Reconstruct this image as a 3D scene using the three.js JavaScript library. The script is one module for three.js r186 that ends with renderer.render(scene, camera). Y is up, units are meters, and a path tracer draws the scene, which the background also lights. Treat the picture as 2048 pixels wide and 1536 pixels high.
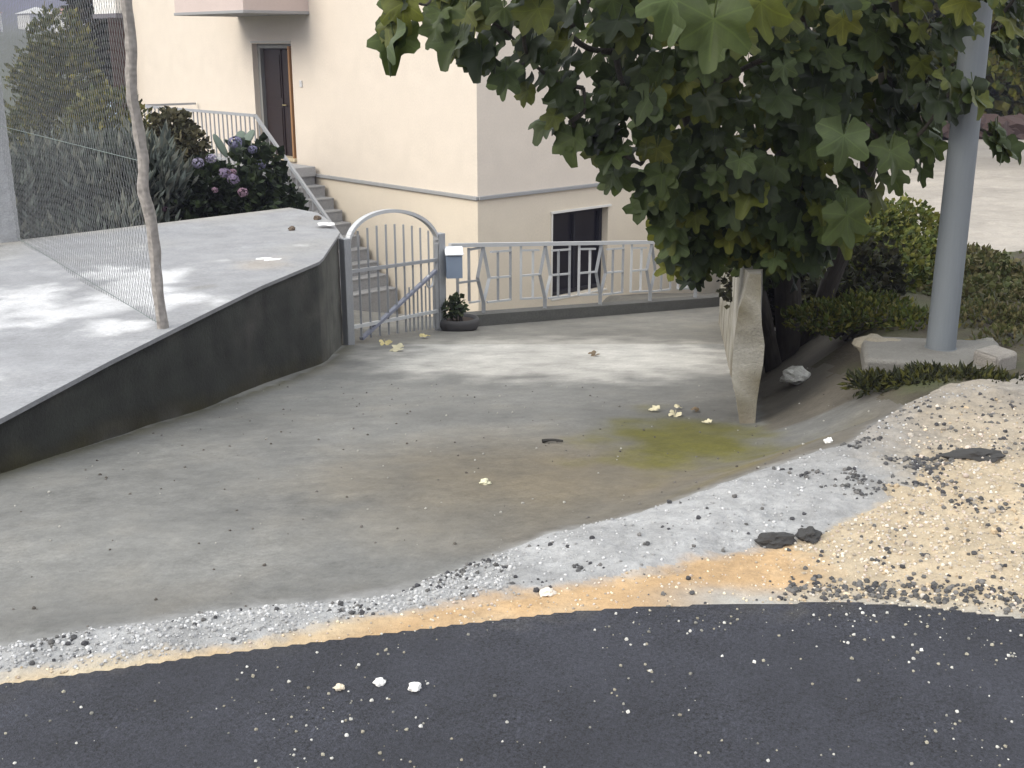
import * as THREE from 'three';
import { ImprovedNoise } from 'three/addons/math/ImprovedNoise.js';
import { mergeGeometries as mergeRaw, mergeVertices } from 'three/addons/utils/BufferGeometryUtils.js';
import { RoundedBoxGeometry } from 'three/addons/geometries/RoundedBoxGeometry.js';

// ---------------------------------------------------------------- camera, sky, sun, exposure
const scene = new THREE.Scene();
const camera = new THREE.PerspectiveCamera(37.08, 4 / 3, 0.1, 4000);
camera.position.set(0, 1.6, 0);
camera.lookAt(0, 1.6 - Math.tan(16.5 * Math.PI / 180), -1);
const renderer = new THREE.WebGLRenderer({ antialias: true });
renderer.setSize(1024, 768);
renderer.toneMapping = THREE.LinearToneMapping;
renderer.toneMappingExposure = 2.65;
renderer.shadowMap.enabled = true;

const sunDir = new THREE.Vector3(-0.72, 0.5, 0.48).normalize();
function makeSky() {                                   // an even overcast sky, a little brighter towards the veiled sun and the zenith
  const w = 256, h = 128, d = new Float32Array(w * h * 4), v = new THREE.Vector3();
  for (let j = 0; j < h; j++) for (let i = 0; i < w; i++) {
    const el = ((j + 0.5) / h - 0.5) * Math.PI, az = ((i + 0.5) / w - 0.5) * 2 * Math.PI;
    v.set(Math.cos(el) * Math.cos(az), Math.sin(el), Math.cos(el) * Math.sin(az));
    const up = Math.max(0, v.y), k = Math.max(0, v.dot(sunDir));
    let L = el < 0 ? 0.3 : 0.6 + 0.26 * up + 0.22 * Math.pow(k, 3);
    const o = (j * w + i) * 4;
    d[o] = L * 0.965; d[o + 1] = L * 1.0; d[o + 2] = L * 0.995; d[o + 3] = 1;
  }
  const t = new THREE.DataTexture(d, w, h, THREE.RGBAFormat, THREE.FloatType);
  t.mapping = THREE.EquirectangularReflectionMapping; t.magFilter = t.minFilter = THREE.LinearFilter; t.needsUpdate = true;
  return t;
}
scene.background = makeSky();
scene.environment = scene.background;
const sun = new THREE.DirectionalLight(new THREE.Color(1.0, 0.92, 0.8), 1.5);
sun.position.copy(sunDir).multiplyScalar(60).add(new THREE.Vector3(0, 0, -12));
sun.target.position.set(0, 0, -12);
sun.castShadow = true; sun.shadow.radius = 60; sun.shadow.mapSize.set(2048, 2048);
Object.assign(sun.shadow.camera, { left: -25, right: 25, top: 25, bottom: -25, near: 1, far: 140 });
scene.add(sun, sun.target);
scene.fog = new THREE.FogExp2(new THREE.Color(0.56, 0.56, 0.82), 0.001);

// ---------------------------------------------------------------- helpers
const PI = Math.PI, V = (x, y, z) => new THREE.Vector3(x, y, z);
function RNG(a) { return () => { a = (a + 0x6d2b79f5) | 0; let t = Math.imul(a ^ (a >>> 15), 1 | a); t = (t + Math.imul(t ^ (t >>> 7), 61 | t)) ^ t; return ((t ^ (t >>> 14)) >>> 0) / 4294967296; }; }
const noise = new ImprovedNoise();
const n2 = (x, y, s = 0) => noise.noise(x, y, s * 7.31 + 0.37);
function fbm(x, y, o = 4, s = 0) { let a = 0, k = 0.5; for (let i = 0; i < o; i++) { a += k * n2(x, y, s + i); x *= 2.03; y *= 2.03; k *= 0.5; } return a; }
const clamp = (x, a = 0, b = 1) => Math.min(b, Math.max(a, x));
const sm = (a, b, x) => { const t = clamp((x - a) / (b - a)); return t * t * (3 - 2 * t); };
const mix = (a, b, t) => a + (b - a) * t;
const mix3 = (a, b, t) => [mix(a[0], b[0], t), mix(a[1], b[1], t), mix(a[2], b[2], t)];
const used = new Map();
function numbered(n) { const k = used.get(n) ?? 0; used.set(n, k + 1); return k ? n + '_' + String(k).padStart(3, '0') : n; }
function tag(o, label, category, group, kind) {
  if (label) o.userData.label = label;
  if (category) o.userData.category = category;
  if (group) o.userData.group = group;
  if (kind) o.userData.kind = kind;
  return o;
}
function shadow(m) { m.castShadow = m.receiveShadow = true; return m; }
function part(name, geo, mat, parent, pos) { const m = shadow(new THREE.Mesh(geo, mat)); m.name = parent === scene ? numbered(name) : name; if (pos) m.position.set(...pos); parent.add(m); return m; }
function thing(name, pos = [0, 0, 0], turn = 0) { const g = new THREE.Group(); g.name = numbered(name); g.position.set(...pos); g.rotation.y = turn; scene.add(g); return g; }
const srgb = (r, g, b) => new THREE.Color().setRGB(r, g, b);
const std = (r, g, b, rough = 0.85, extra = {}) => new THREE.MeshStandardMaterial({ color: srgb(r, g, b), roughness: rough, ...extra });
// a square tile of grey variation; size metres per repeat is set through uv
function tile(n, f) {
  const d = new Uint8Array(n * n * 4);
  for (let j = 0; j < n; j++) for (let i = 0; i < n; i++) {
    const c = f(i / n, j / n), o = (j * n + i) * 4;
    const a = Array.isArray(c) ? c : [c, c, c];
    for (let k = 0; k < 3; k++) d[o + k] = clamp(a[k]) * 255; d[o + 3] = 255;
  }
  const t = new THREE.DataTexture(d, n, n, THREE.RGBAFormat); t.wrapS = t.wrapT = THREE.RepeatWrapping; t.magFilter = THREE.LinearFilter; t.minFilter = THREE.LinearMipmapLinearFilter; t.generateMipmaps = true; t.needsUpdate = true; return t;
}
// noise that wraps at the tile border
function wrapN(u, v, f, s) {
  const a = n2(u * f, v * f, s), b = n2((u - 1) * f, v * f, s), c = n2(u * f, (v - 1) * f, s), d = n2((u - 1) * f, (v - 1) * f, s);
  return mix(mix(a, b, u), mix(c, d, u), v);
}
const rT = RNG(5), white = Array.from({ length: 512 * 512 }, () => rT());
const wn = (u, v, n) => white[(Math.floor(v * n) % 512) * 512 + (Math.floor(u * n) % 512)];
const concreteTile = tile(512, (u, v) => 0.8 + 0.14 * wrapN(u, v, 9, 1) + 0.16 * wrapN(u, v, 34, 2) + 0.16 * wrapN(u, v, 90, 3) + 0.16 * (wn(u, v, 512) - 0.5));
concreteTile.colorSpace = THREE.NoColorSpace;
const plasterTile = tile(512, (u, v) => 0.93 + 0.05 * wrapN(u, v, 6, 4) + 0.05 * wrapN(u, v, 40, 5) + 0.06 * (wn(u, v, 512) - 0.5));
const asphaltTile = tile(1024, (u, v) => {
  const g = 0.5 + 0.3 * wrapN(u, v, 45, 6) + 0.5 * wrapN(u, v, 110, 7) + 0.5 * (wn(u, v, 512) - 0.5) + 0.12 * wrapN(u, v, 5, 8);
  const spk = wn(u + 0.37, v + 0.11, 256) > 0.985 ? 0.28 : 0;
  return [clamp(g + spk * 1.0), clamp(g + spk), clamp(g + spk * 0.9)];
});
const barkTile = tile(256, (u, v) => 0.62 + 0.3 * wrapN(u, v * 0.25, 30, 9) + 0.2 * wrapN(u, v, 40, 10));
const woodTile = tile(256, (u, v) => 0.72 + 0.35 * wrapN(u, v * 0.18, 36, 11) + 0.1 * wrapN(u, v, 60, 12));
function scaled(t, x, y) { const c = t.clone(); c.repeat.set(x, y); c.needsUpdate = true; return c; }

function mergeGeometries(list) {                       // joins geometries that differ in index or uv
  const keep = ['position', 'normal', 'uv', 'color'].filter(k => k === 'position' || (k === 'color' ? list.every(g => g.attributes[k]) : list.some(g => g.attributes[k])));
  return mergeRaw(list.map(g0 => { const g = g0.index ? g0.toNonIndexed() : g0; if (keep.includes('normal') && !g.attributes.normal) g.computeVertexNormals(); if (keep.includes('uv') && !g.attributes.uv) g.setAttribute('uv', new THREE.BufferAttribute(new Float32Array(g.attributes.position.count * 2), 2)); for (const k of Object.keys(g.attributes)) if (!keep.includes(k)) g.deleteAttribute(k); return g; }));
}
function box(w, h, d, x = 0, y = 0, z = 0) { const g = new THREE.BoxGeometry(w, h, d); g.translate(x, y, z); return g; }
function rbox(w, h, d, r = 0.01, x = 0, y = 0, z = 0) { const g = new RoundedBoxGeometry(w, h, d, 2, r); g.translate(x, y, z); return g; }
function bar(a, b, w, d = w) {                        // square bar between two points
  const L = a.distanceTo(b), g = new THREE.BoxGeometry(w, L, d), m = new THREE.Matrix4();
  const y = b.clone().sub(a).normalize(), x = Math.abs(y.y) > 0.9 ? V(1, 0, 0) : V(0, 1, 0).cross(y).normalize();
  x.sub(y.clone().multiplyScalar(x.dot(y))).normalize(); const z = x.clone().cross(y);
  m.makeBasis(x, y, z).setPosition(a.clone().add(b).multiplyScalar(0.5)); return g.applyMatrix4(m);
}
function rod(a, b, r, n = 6, r2 = r) {
  const L = a.distanceTo(b), g = new THREE.CylinderGeometry(r2, r, L, n, 1), q = new THREE.Quaternion().setFromUnitVectors(V(0, 1, 0), b.clone().sub(a).normalize());
  g.applyQuaternion(q); const c = a.clone().add(b).multiplyScalar(0.5); g.translate(c.x, c.y, c.z); return g;
}
function limb(pts, r0, r1, n = 8, wob = 0.1, seed = 1, segs = 24) {   // tapered, slightly knobbly tube with end caps
  const c = new THREE.CatmullRomCurve3(pts), g = new THREE.TubeGeometry(c, segs, 1, n, false), p = g.attributes.position;
  for (let i = 0; i <= segs; i++) { const o = c.getPointAt(i / segs); for (let j = 0; j <= n; j++) {
    const k = i * (n + 1) + j, a = (j % n) / n * 6.28, R = mix(r0, r1, i / segs) * (1 + wob * n2(Math.cos(a) * 1.3 + seed * 3.7, i * 0.35 + seed, Math.sin(a) * 0.2));
    p.setXYZ(k, o.x + (p.getX(k) - o.x) * R, o.y + (p.getY(k) - o.y) * R, o.z + (p.getZ(k) - o.z) * R); } }
  g.computeVertexNormals(); return g;
}
function stone(r, seed, flat = 0.7, det = 2, gentle = 1) {
  const g = mergeVertices(new THREE.IcosahedronGeometry(r, det).deleteAttribute('uv').deleteAttribute('normal')), p = g.attributes.position;
  for (let i = 0; i < p.count; i++) { const x = p.getX(i) / r, y = p.getY(i) / r, z = p.getZ(i) / r, k = 1 + 0.5 * noise.noise(x * 1.2 + seed * 5.1, y * 1.2, z * 1.2 + seed) + 0.45 * gentle * noise.noise(x * 2.7 + seed, y * 2.7 + seed * 2, z * 2.7); p.setXYZ(i, x * r * k, y * r * k * flat, z * r * k); }
  const h = g.toNonIndexed(); h.computeVertexNormals(); return h;
}
function boxUV(g, s = 1) {                            // uv in metres from the face's main axis
  g = g.index ? g.toNonIndexed() : g; if (!g.attributes.normal) g.computeVertexNormals();
  const p = g.attributes.position, n = g.attributes.normal, uv = new Float32Array(p.count * 2);
  for (let i = 0; i < p.count; i++) { const ax = Math.abs(n.getX(i)), ay = Math.abs(n.getY(i)), az = Math.abs(n.getZ(i));
    const a = ay > ax && ay > az ? [p.getX(i), p.getZ(i)] : ax > az ? [p.getZ(i), p.getY(i)] : [p.getX(i), p.getY(i)]; uv[2 * i] = a[0] / s; uv[2 * i + 1] = a[1] / s; }
  g.setAttribute('uv', new THREE.BufferAttribute(uv, 2)); return g;
}
function lerpAt(tab, x) { if (x <= tab[0][0]) { const [a, b] = tab; return a[1] + (x - a[0]) * (b[1] - a[1]) / (b[0] - a[0]); }
  for (let i = 1; i < tab.length; i++) if (x <= tab[i][0] || i === tab.length - 1) { const a = tab[i - 1], b = tab[i]; return a[1] + (x - a[0]) * (b[1] - a[1]) / (b[0] - a[0]); } }

// ---------------------------------------------------------------- ground (D is the distance in front of the viewer, z = -D)
const ridge = D => D < 5.5 ? 0.75 + 0.9 * (D - 4.3) : 1.83 + (D - 5.5) * 0.163;
function slope(X, D) { const d = -0.155 * Math.max(0, D - 3), v = -0.03 * (D - 3); return d + (v - d) * sm(ridge(D) - 0.6, ridge(D) + 0.5, X); }
const roadEdge = [[-1.69, 2.568], [-1.34, 2.646], [-0.85, 2.792], [-0.32, 2.926], [0.156, 3.046], [0.41, 3.083], [1.01, 3.106], [1.23, 3.077], [1.49, 3.006], [1.87, 2.888], [3.5, 2.3]];
const sandTop = [[-1.73, 2.639], [-1.37, 2.726], [-1.06, 2.791], [-0.74, 2.901], [-0.48, 3.045], [-0.19, 3.172], [0.10, 3.254], [0.45, 3.401], [0.81, 3.568], [1.07, 3.68], [1.47, 4.029], [2.17, 4.576], [4, 5.6]];
const whiteTop = [[-1.8, 2.765], [-1.43, 2.86], [-1.13, 3.008], [-0.8, 3.165], [-0.43, 3.239], [-0.236, 3.423], [-0.109, 3.581], [0.139, 3.876], [0.524, 4.038], [0.969, 4.366], [1.46, 4.666], [1.989, 5.5], [2.3, 5.68], [2.68, 5.8], [4, 6.2]];
const wallLine = [[3.2, -2.72], [4.994, -2.384], [5.743, -2.188], [6.834, -1.955], [8.119, -1.715], [9.388, -1.569], [10.858, -1.635], [12.44, -2.41]];   // [D, X]
const FA = [-0.687, 12.852], FB = [3.1, 16.68];        // fence line
const fenceDir = (() => { const x = FB[0] - FA[0], d = FB[1] - FA[1], L = Math.hypot(x, d); return [x / L, d / L, L]; })();
function beyondFence(X, D) { return -(X - FA[0]) * fenceDir[1] + (D - FA[1]) * fenceDir[0]; }
function alongFence(X, D) { return (X - FA[0]) * fenceDir[0] + (D - FA[1]) * fenceDir[1]; }
function region(X, D) {
  const j = 0.05 * fbm(X * 9, D * 9, 3, 20), jr = 0.012 * fbm(X * 14, D * 14, 3, 21), big = 0.07 * fbm(X * 2.3, D * 2.3, 2, 22);
  if (D < lerpAt(roadEdge, X) + jr) return 'road';
  if (D < lerpAt(sandTop, X) + j * 0.8 + big * 0.5) return X > 0.95 + 0.5 * fbm(X * 3, D * 3, 3, 25) ? 'gravel' : 'sand';
  if (D < lerpAt(whiteTop, X) + j * 1.6 + big) return X > 1.55 + 0.6 * fbm(X * 3, D * 3, 3, 26) && D < lerpAt(whiteTop, X) - 0.25 ? 'gravel' : 'cement';
  if (D > 10.4 + 0.5 * fbm(X, D, 3, 27) && X > 1.9 + 0.163 * (D - 6.35)) return 'lot';
  if (D > 7.4 && X > ridge(D) + 0.35 + 0.25 * fbm(X * 2, D * 2, 3, 23)) return 'soil';
  if (D > 5.55 && D < 7.4 && X > 2.0 + 0.2 * fbm(X * 3, D * 3, 2, 24)) return 'soil';
  if (D > 9.5 && X < lerpAt(wallLine, D) - 0.1) return 'soil';
  return 'drive';
}
function height(X, D) {
  if (D < lerpAt(roadEdge, X)) return 0.004 * fbm(X * 2, D * 2, 2, 30);
  const near = 1 - sm(6, 9, D), e = D - lerpAt(roadEdge, X);
  let y = slope(X, D) - 0.03 * (1 - sm(0.5, 1.5, e));
  const toSand = sm(-0.04, 0.05, D - lerpAt(sandTop, X)), toDrive = sm(-0.05, 0.05, D - lerpAt(whiteTop, X)), heap = sm(0.9, 1.5, X) * (1 - toDrive) * sm(0.0, 0.2, e);
  const wSand = (1 - toSand) * (1 - heap), wCem = toSand * (1 - toDrive) * (1 - heap), wDrive = toDrive;
  y += near * (wSand * (0.014 * fbm(X * 6, D * 6, 3, 37) + 0.007 * fbm(X * 26, D * 26, 2, 38)) + wCem * (0.014 + 0.03 * fbm(X * 5, D * 5, 3, 33) + 0.012 * fbm(X * 24, D * 24, 2, 34))
    + heap * (0.012 + 0.05 * fbm(X * 3, D * 3, 3, 35) + 0.026 * fbm(X * 20, D * 20, 2, 36)) + wDrive * (0.012 * fbm(X * 1.7, D * 1.7, 3, 31) + 0.0025 * fbm(X * 22, D * 22, 2, 32)));
  y += 0.05 * fbm(X * 2.5, D * 2.5, 3, 39) * sm(0.2, 0.9, X - ridge(D)) * sm(5.8, 7, D);
  const bf = beyondFence(X, D), al = alongFence(X, D);
  if (D > 11) y -= 0.5 * sm(0.12, 0.5, bf) * sm(0.9, 1.9, al) * (1 - sm(5.5, 6.2, al));
  return y;
}
function paint(r, X, D) {
  if (r !== 'sand' && r !== 'cement' && r !== 'gravel' && !(r === 'drive' && D < 6)) return paint1(r, X, D);
  const j = 0.09 * fbm(X * 4, D * 4, 3, 43) + 0.06 * fbm(X * 17, D * 17, 2, 44), c = paint1(r, X, D), ds = D - lerpAt(sandTop, X) + j, dw = D - lerpAt(whiteTop, X) + j;
  if (r === 'drive') return mix3(c, paint1('cement', X, D), 0.6 * (1 - sm(-0.02, 0.12, dw)));
  if (r === 'cement') return mix3(mix3(c, paint1(X > 0.95 ? 'gravel' : 'sand', X, D), 0.7 * (1 - sm(-0.03, 0.04, ds))), paint1('gravel', X, D), sm(1.3, 1.75, X + 6 * j * 0.4) * 0.7);
  if (r === 'sand') return mix3(mix3(c, paint1('cement', X, D), 0.6 * sm(-0.045, 0.02, ds)), paint1('gravel', X, D), 0.8 * sm(0.85, 1.15, X + 2 * j));
  return mix3(c, paint1('cement', X, D), 0.6 * sm(-0.35, -0.1, dw));
}
function paint1(r, X, D) {
  const big = fbm(X * 0.7, D * 0.7, 4, 40), mid = fbm(X * 3, D * 2.2, 4, 41), fine = fbm(X * 13, D * 13, 3, 42);
  if (r === 'drive') {
    let c = [0.19, 0.188, 0.176];
    c = mix3(c, [0.175, 0.146, 0.1], clamp(sm(0.0, 0.8, 1 - Math.hypot((X - 0.3) / 1.7, (D - 4.9) / 1.7)) * 0.9 + mid * 0.4));              // earthy stain in the middle
    c = mix3(c, [0.5, 0.48, 0.44], clamp(sm(0.05, 0.5, 1 - Math.hypot((X - 0.45) / 2.2, (D - 9.9) / 2.3) + mid * 0.35)) * 0.95);               // pale worn patch by the gate
    c = mix3(c, [0.112, 0.104, 0.006], clamp(sm(0.0, 0.75, 1 - Math.hypot((X - 0.9) / 0.7, (D - 5.8) / 1.1) + mid * 0.8)) * 0.95);         // moss
    if (X > 0.5) { const k = Math.abs(X - (ridge(D) - 0.06)); c = mix3(c, [0.16, 0.125, 0.035], clamp(1 - k / 0.14 + mid) * 0.7 * sm(0.45, 0.9, X) * (1 - sm(5.2, 5.8, D))); c = mix3(c, [0.13, 0.112, 0.084], 0.75 * sm(-0.2, 0.25, X - ridge(D)) * sm(4, 4.6, D)); }
    if (D > 6 && X > 1.47 + 0.163 * (D - 6.35)) c = mix3(c, [0.135, 0.116, 0.088], 0.8);
    c = mix3(c, [0.11, 0.1, 0.085], clamp(1 - (D - lerpAt(whiteTop, X)) / 0.5) * clamp(0.5 + 2 * mid) * 0.6);
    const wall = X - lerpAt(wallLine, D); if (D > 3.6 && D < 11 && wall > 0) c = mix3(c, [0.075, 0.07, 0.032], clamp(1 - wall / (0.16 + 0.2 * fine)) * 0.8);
    if (D > 10.9) c = mix3(c, [0.2, 0.18, 0.14], 0.4);
    const k = 1 + 0.45 * big + 0.4 * mid + 0.3 * fine; return c.map(v => v * k);
  }
  if (r === 'cement') { const k = 1 + 0.35 * mid + 0.4 * fine; return mix3([0.37, 0.37, 0.37], [0.24, 0.233, 0.222], clamp(sm(0.95, 1.6, X) * (0.55 + mid))).map(v => v * k); }
  if (r === 'sand') { const k = 1 + 0.3 * mid + 0.25 * fine, e = D - lerpAt(roadEdge, X); let c = mix3([0.53, 0.355, 0.19], [0.55, 0.46, 0.32], clamp(sm(0.1, -0.9, X) * 0.8 + mid)); c = mix3(c, [0.41, 0.395, 0.365], clamp(sm(0.3, 0.7, X) * (1 - sm(0.08, 0.22, e + mid * 0.15)) + mid * 0.2)); return c.map(v => v * k); }
  if (r === 'gravel') { const k = 1 + 0.3 * mid + 0.3 * fine, e = D - lerpAt(roadEdge, X); let c = mix3([0.49, 0.4, 0.28], [0.33, 0.295, 0.25], clamp(0.25 + 2 * big + (D - 4) * 0.45)); c = mix3(c, [0.4, 0.385, 0.35], clamp(1.2 - e / 0.14 + mid)); const dust = clamp(sm(0.12, 0.45, fbm(X * 3.2, D * 3.2, 3, 111)) * sm(0.15, 0.5, D - 3.3)); c = mix3(c, [0.12, 0.115, 0.11], dust * 0.6 * clamp(1.4 - Math.hypot((X - 1.45) / 0.55, (D - 4.35) / 0.45))); return c.map(v => v * k); }
  if (r === 'lot') { const k = 1 + 0.3 * big + 0.2 * mid + 0.15 * fine; return [0.42 * k, 0.38 * k, 0.33 * k]; }
  if (r === 'road') { const e = lerpAt(roadEdge, X) - D, c = mix3([0.082, 0.087, 0.114], [0.16, 0.15, 0.135], 0.5 * clamp(1 - e / 0.1 + 2 * mid) * clamp(0.4 + fine * 2)); return c.map(v => v * (1 + 0.4 * mid + 0.35 * big + 0.15 * fine)); };
  const k = 1 + 0.5 * mid + 0.3 * fine; return mix3(mix3([0.075, 0.06, 0.04], [0.07, 0.08, 0.03], clamp(0.4 + 2 * mid)), [0.115, 0.098, 0.072], (1 - sm(7.6, 8.6, D)) * (1 - sm(1.9, 2.15, X))).map(v => v * k);
}
const groundMat = {
  drive: new THREE.MeshStandardMaterial({ vertexColors: true, map: concreteTile, bumpMap: concreteTile, bumpScale: 0.004, roughness: 0.82 }),
  cement: new THREE.MeshStandardMaterial({ vertexColors: true, map: concreteTile, bumpMap: concreteTile, bumpScale: 0.012, roughness: 0.95 }),
  sand: new THREE.MeshStandardMaterial({ vertexColors: true, map: concreteTile, bumpMap: concreteTile, bumpScale: 0.01, roughness: 0.97 }),
  gravel: new THREE.MeshStandardMaterial({ vertexColors: true, map: concreteTile, bumpMap: concreteTile, bumpScale: 0.012, roughness: 0.97 }),
  soil: new THREE.MeshStandardMaterial({ vertexColors: true, map: concreteTile, bumpMap: concreteTile, bumpScale: 0.02, roughness: 1 }),
  road: new THREE.MeshStandardMaterial({ vertexColors: true, map: asphaltTile, bumpMap: asphaltTile, bumpScale: 0.009, roughness: 0.78 }),
};
groundMat.lot = groundMat.gravel;
const sheets = { road: [], drive: [], cement: [], sand: [], gravel: [], soil: [], lot: [] };
function groundPatch(x0, x1, d0, d1, step) {
  const nx = Math.round((x1 - x0) / step), nd = Math.round((d1 - d0) / step), out = {};
  for (const k in sheets) out[k] = { p: [], c: [], u: [], i: [], ix: new Map() };
  const hs = new Float32Array((nx + 1) * (nd + 1));
  for (let j = 0; j <= nd; j++) for (let i = 0; i <= nx; i++) hs[j * (nx + 1) + i] = height(x0 + i * step, d0 + j * step);
  for (let j = 0; j < nd; j++) for (let i = 0; i < nx; i++) {
    const r = region(x0 + (i + 0.5) * step, d0 + (j + 0.5) * step), o = out[r];
    const vid = (a, b) => { const key = b * (nx + 1) + a; let q = o.ix.get(key); if (q === undefined) { const X = x0 + a * step, D = d0 + b * step; q = o.p.length / 3; o.ix.set(key, q); o.p.push(X, hs[key], -D); o.c.push(...paint(r, X, D)); const s = r === 'road' ? 0.5 : 0.9; o.u.push(X / s, D / s); } return q; };
    const a = vid(i, j), b = vid(i + 1, j), c = vid(i + 1, j + 1), d = vid(i, j + 1); o.i.push(a, b, c, a, c, d);
  }
  for (const k in out) { const o = out[k]; if (!o.i.length) continue; const g = new THREE.BufferGeometry();
    g.setAttribute('position', new THREE.Float32BufferAttribute(o.p, 3)); g.setAttribute('color', new THREE.Float32BufferAttribute(o.c, 3)); g.setAttribute('uv', new THREE.Float32BufferAttribute(o.u, 2)); g.setIndex(o.i); g.computeVertexNormals(); sheets[k].push(g); }
}
groundPatch(-3.2, 4.0, 1.8, 6.0, 0.0125);
groundPatch(-9.2, 9.2, 6.0, 20, 0.05);
groundPatch(4.0, 9.2, 1.8, 6.0, 0.05);
groundPatch(-9.2, -3.2, 1.8, 6.0, 0.05);
const sheetName = { drive: 'driveway', cement: 'cement_strip', sand: 'sand_verge', gravel: 'gravel_verge', soil: 'garden_soil', road: 'road', lot: 'dirt_lot' };
const sheetLabel = { drive: 'worn grey concrete driveway sloping down to the metal gate', cement: 'ragged strip of pale grey cement spill along the driveway', sand: 'narrow strip of tan sand beside the fresh asphalt', gravel: 'heap of tan gravel and crumbs on the road shoulder', lot: 'pale beige dirt lot starting behind the shrubs', soil: 'dark garden soil around the lamp pole and shrubs', road: 'dark blue grey asphalt road sprinkled with pale chips' };
for (const k in sheets) { const m = part(sheetName[k], mergeRaw(sheets[k]), groundMat[k], scene); tag(m, sheetLabel[k], k === 'road' ? 'road' : 'ground', null, 'structure'); }
{ // the road behind and beside, the wide land
  const g = new THREE.PlaneGeometry(60, 12.4, 60, 12); g.rotateX(-PI / 2); g.translate(0, -0.005, 4.2);
  const p = g.attributes.position, c = [], u = []; for (let i = 0; i < p.count; i++) { c.push(...paint('road', p.getX(i), -p.getZ(i))); u.push(p.getX(i) / 0.5, -p.getZ(i) / 0.5); }
  g.setAttribute('color', new THREE.Float32BufferAttribute(c, 3)); g.setAttribute('uv', new THREE.Float32BufferAttribute(u, 2));
  const m = part('road', g, groundMat.road, scene); tag(m, 'dark asphalt road continuing behind the viewer', 'road', null, 'structure');
  // dirt lot on the right
  const L = new THREE.PlaneGeometry(60, 60, 80, 80); L.rotateX(-PI / 2); const q = L.attributes.position, lc = [], lu = [];
  for (let i = 0; i < q.count; i++) { const X = q.getX(i) + 34.5, D = -q.getZ(i) + 36; const keep = X < 9 && D < 19.9; const y = -0.03 * (D - 3) + 0.05 * fbm(X * 0.4, D * 0.4, 3, 50) - (keep ? 0.2 : 0);
    q.setXYZ(i, X, y, -D); const k = 1 + 0.3 * fbm(X * 0.5, D * 0.5, 4, 51) + 0.2 * fbm(X * 3, D * 3, 3, 52); lc.push(0.42 * k, 0.38 * k, 0.33 * k); lu.push(X / 2, D / 2); }
  L.setAttribute('color', new THREE.Float32BufferAttribute(lc, 3)); L.setAttribute('uv', new THREE.Float32BufferAttribute(lu, 2)); L.computeVertexNormals();
  tag(part('dirt_lot', L, groundMat.gravel, scene), 'pale beige dirt lot in the distance behind the lamp pole', 'ground', null, 'structure');
  // far land: valley floor and hillside beyond it
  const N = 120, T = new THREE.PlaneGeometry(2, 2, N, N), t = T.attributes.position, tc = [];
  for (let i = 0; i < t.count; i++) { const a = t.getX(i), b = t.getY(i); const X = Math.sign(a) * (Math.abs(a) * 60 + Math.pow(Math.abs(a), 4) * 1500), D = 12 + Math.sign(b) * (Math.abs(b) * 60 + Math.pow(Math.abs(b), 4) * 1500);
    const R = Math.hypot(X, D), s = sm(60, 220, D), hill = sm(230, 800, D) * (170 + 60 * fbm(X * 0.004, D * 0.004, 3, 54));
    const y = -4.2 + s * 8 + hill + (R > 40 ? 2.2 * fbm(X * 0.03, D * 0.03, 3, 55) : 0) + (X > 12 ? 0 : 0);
    t.setXYZ(i, X, D < 55 ? -4.2 : y, -D); const k = 1 + 0.7 * fbm(X * 0.02, D * 0.02, 4, 56); const col = mix3([0.07, 0.08, 0.05], [0.07, 0.07, 0.11], sm(230, 330, D)); tc.push(col[0] * k, col[1] * k, col[2] * k); }  // beyond the valley the slope turns blue: distance haze painted into its colour
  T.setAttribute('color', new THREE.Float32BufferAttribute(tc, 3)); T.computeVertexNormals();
  tag(part('hillside', T, new THREE.MeshStandardMaterial({ vertexColors: true, roughness: 1 }), scene), 'hillside far across the valley with blue haze painted into its colour', 'hill', null, 'structure');
}
const gy = (X, D) => height(X, D);

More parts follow.
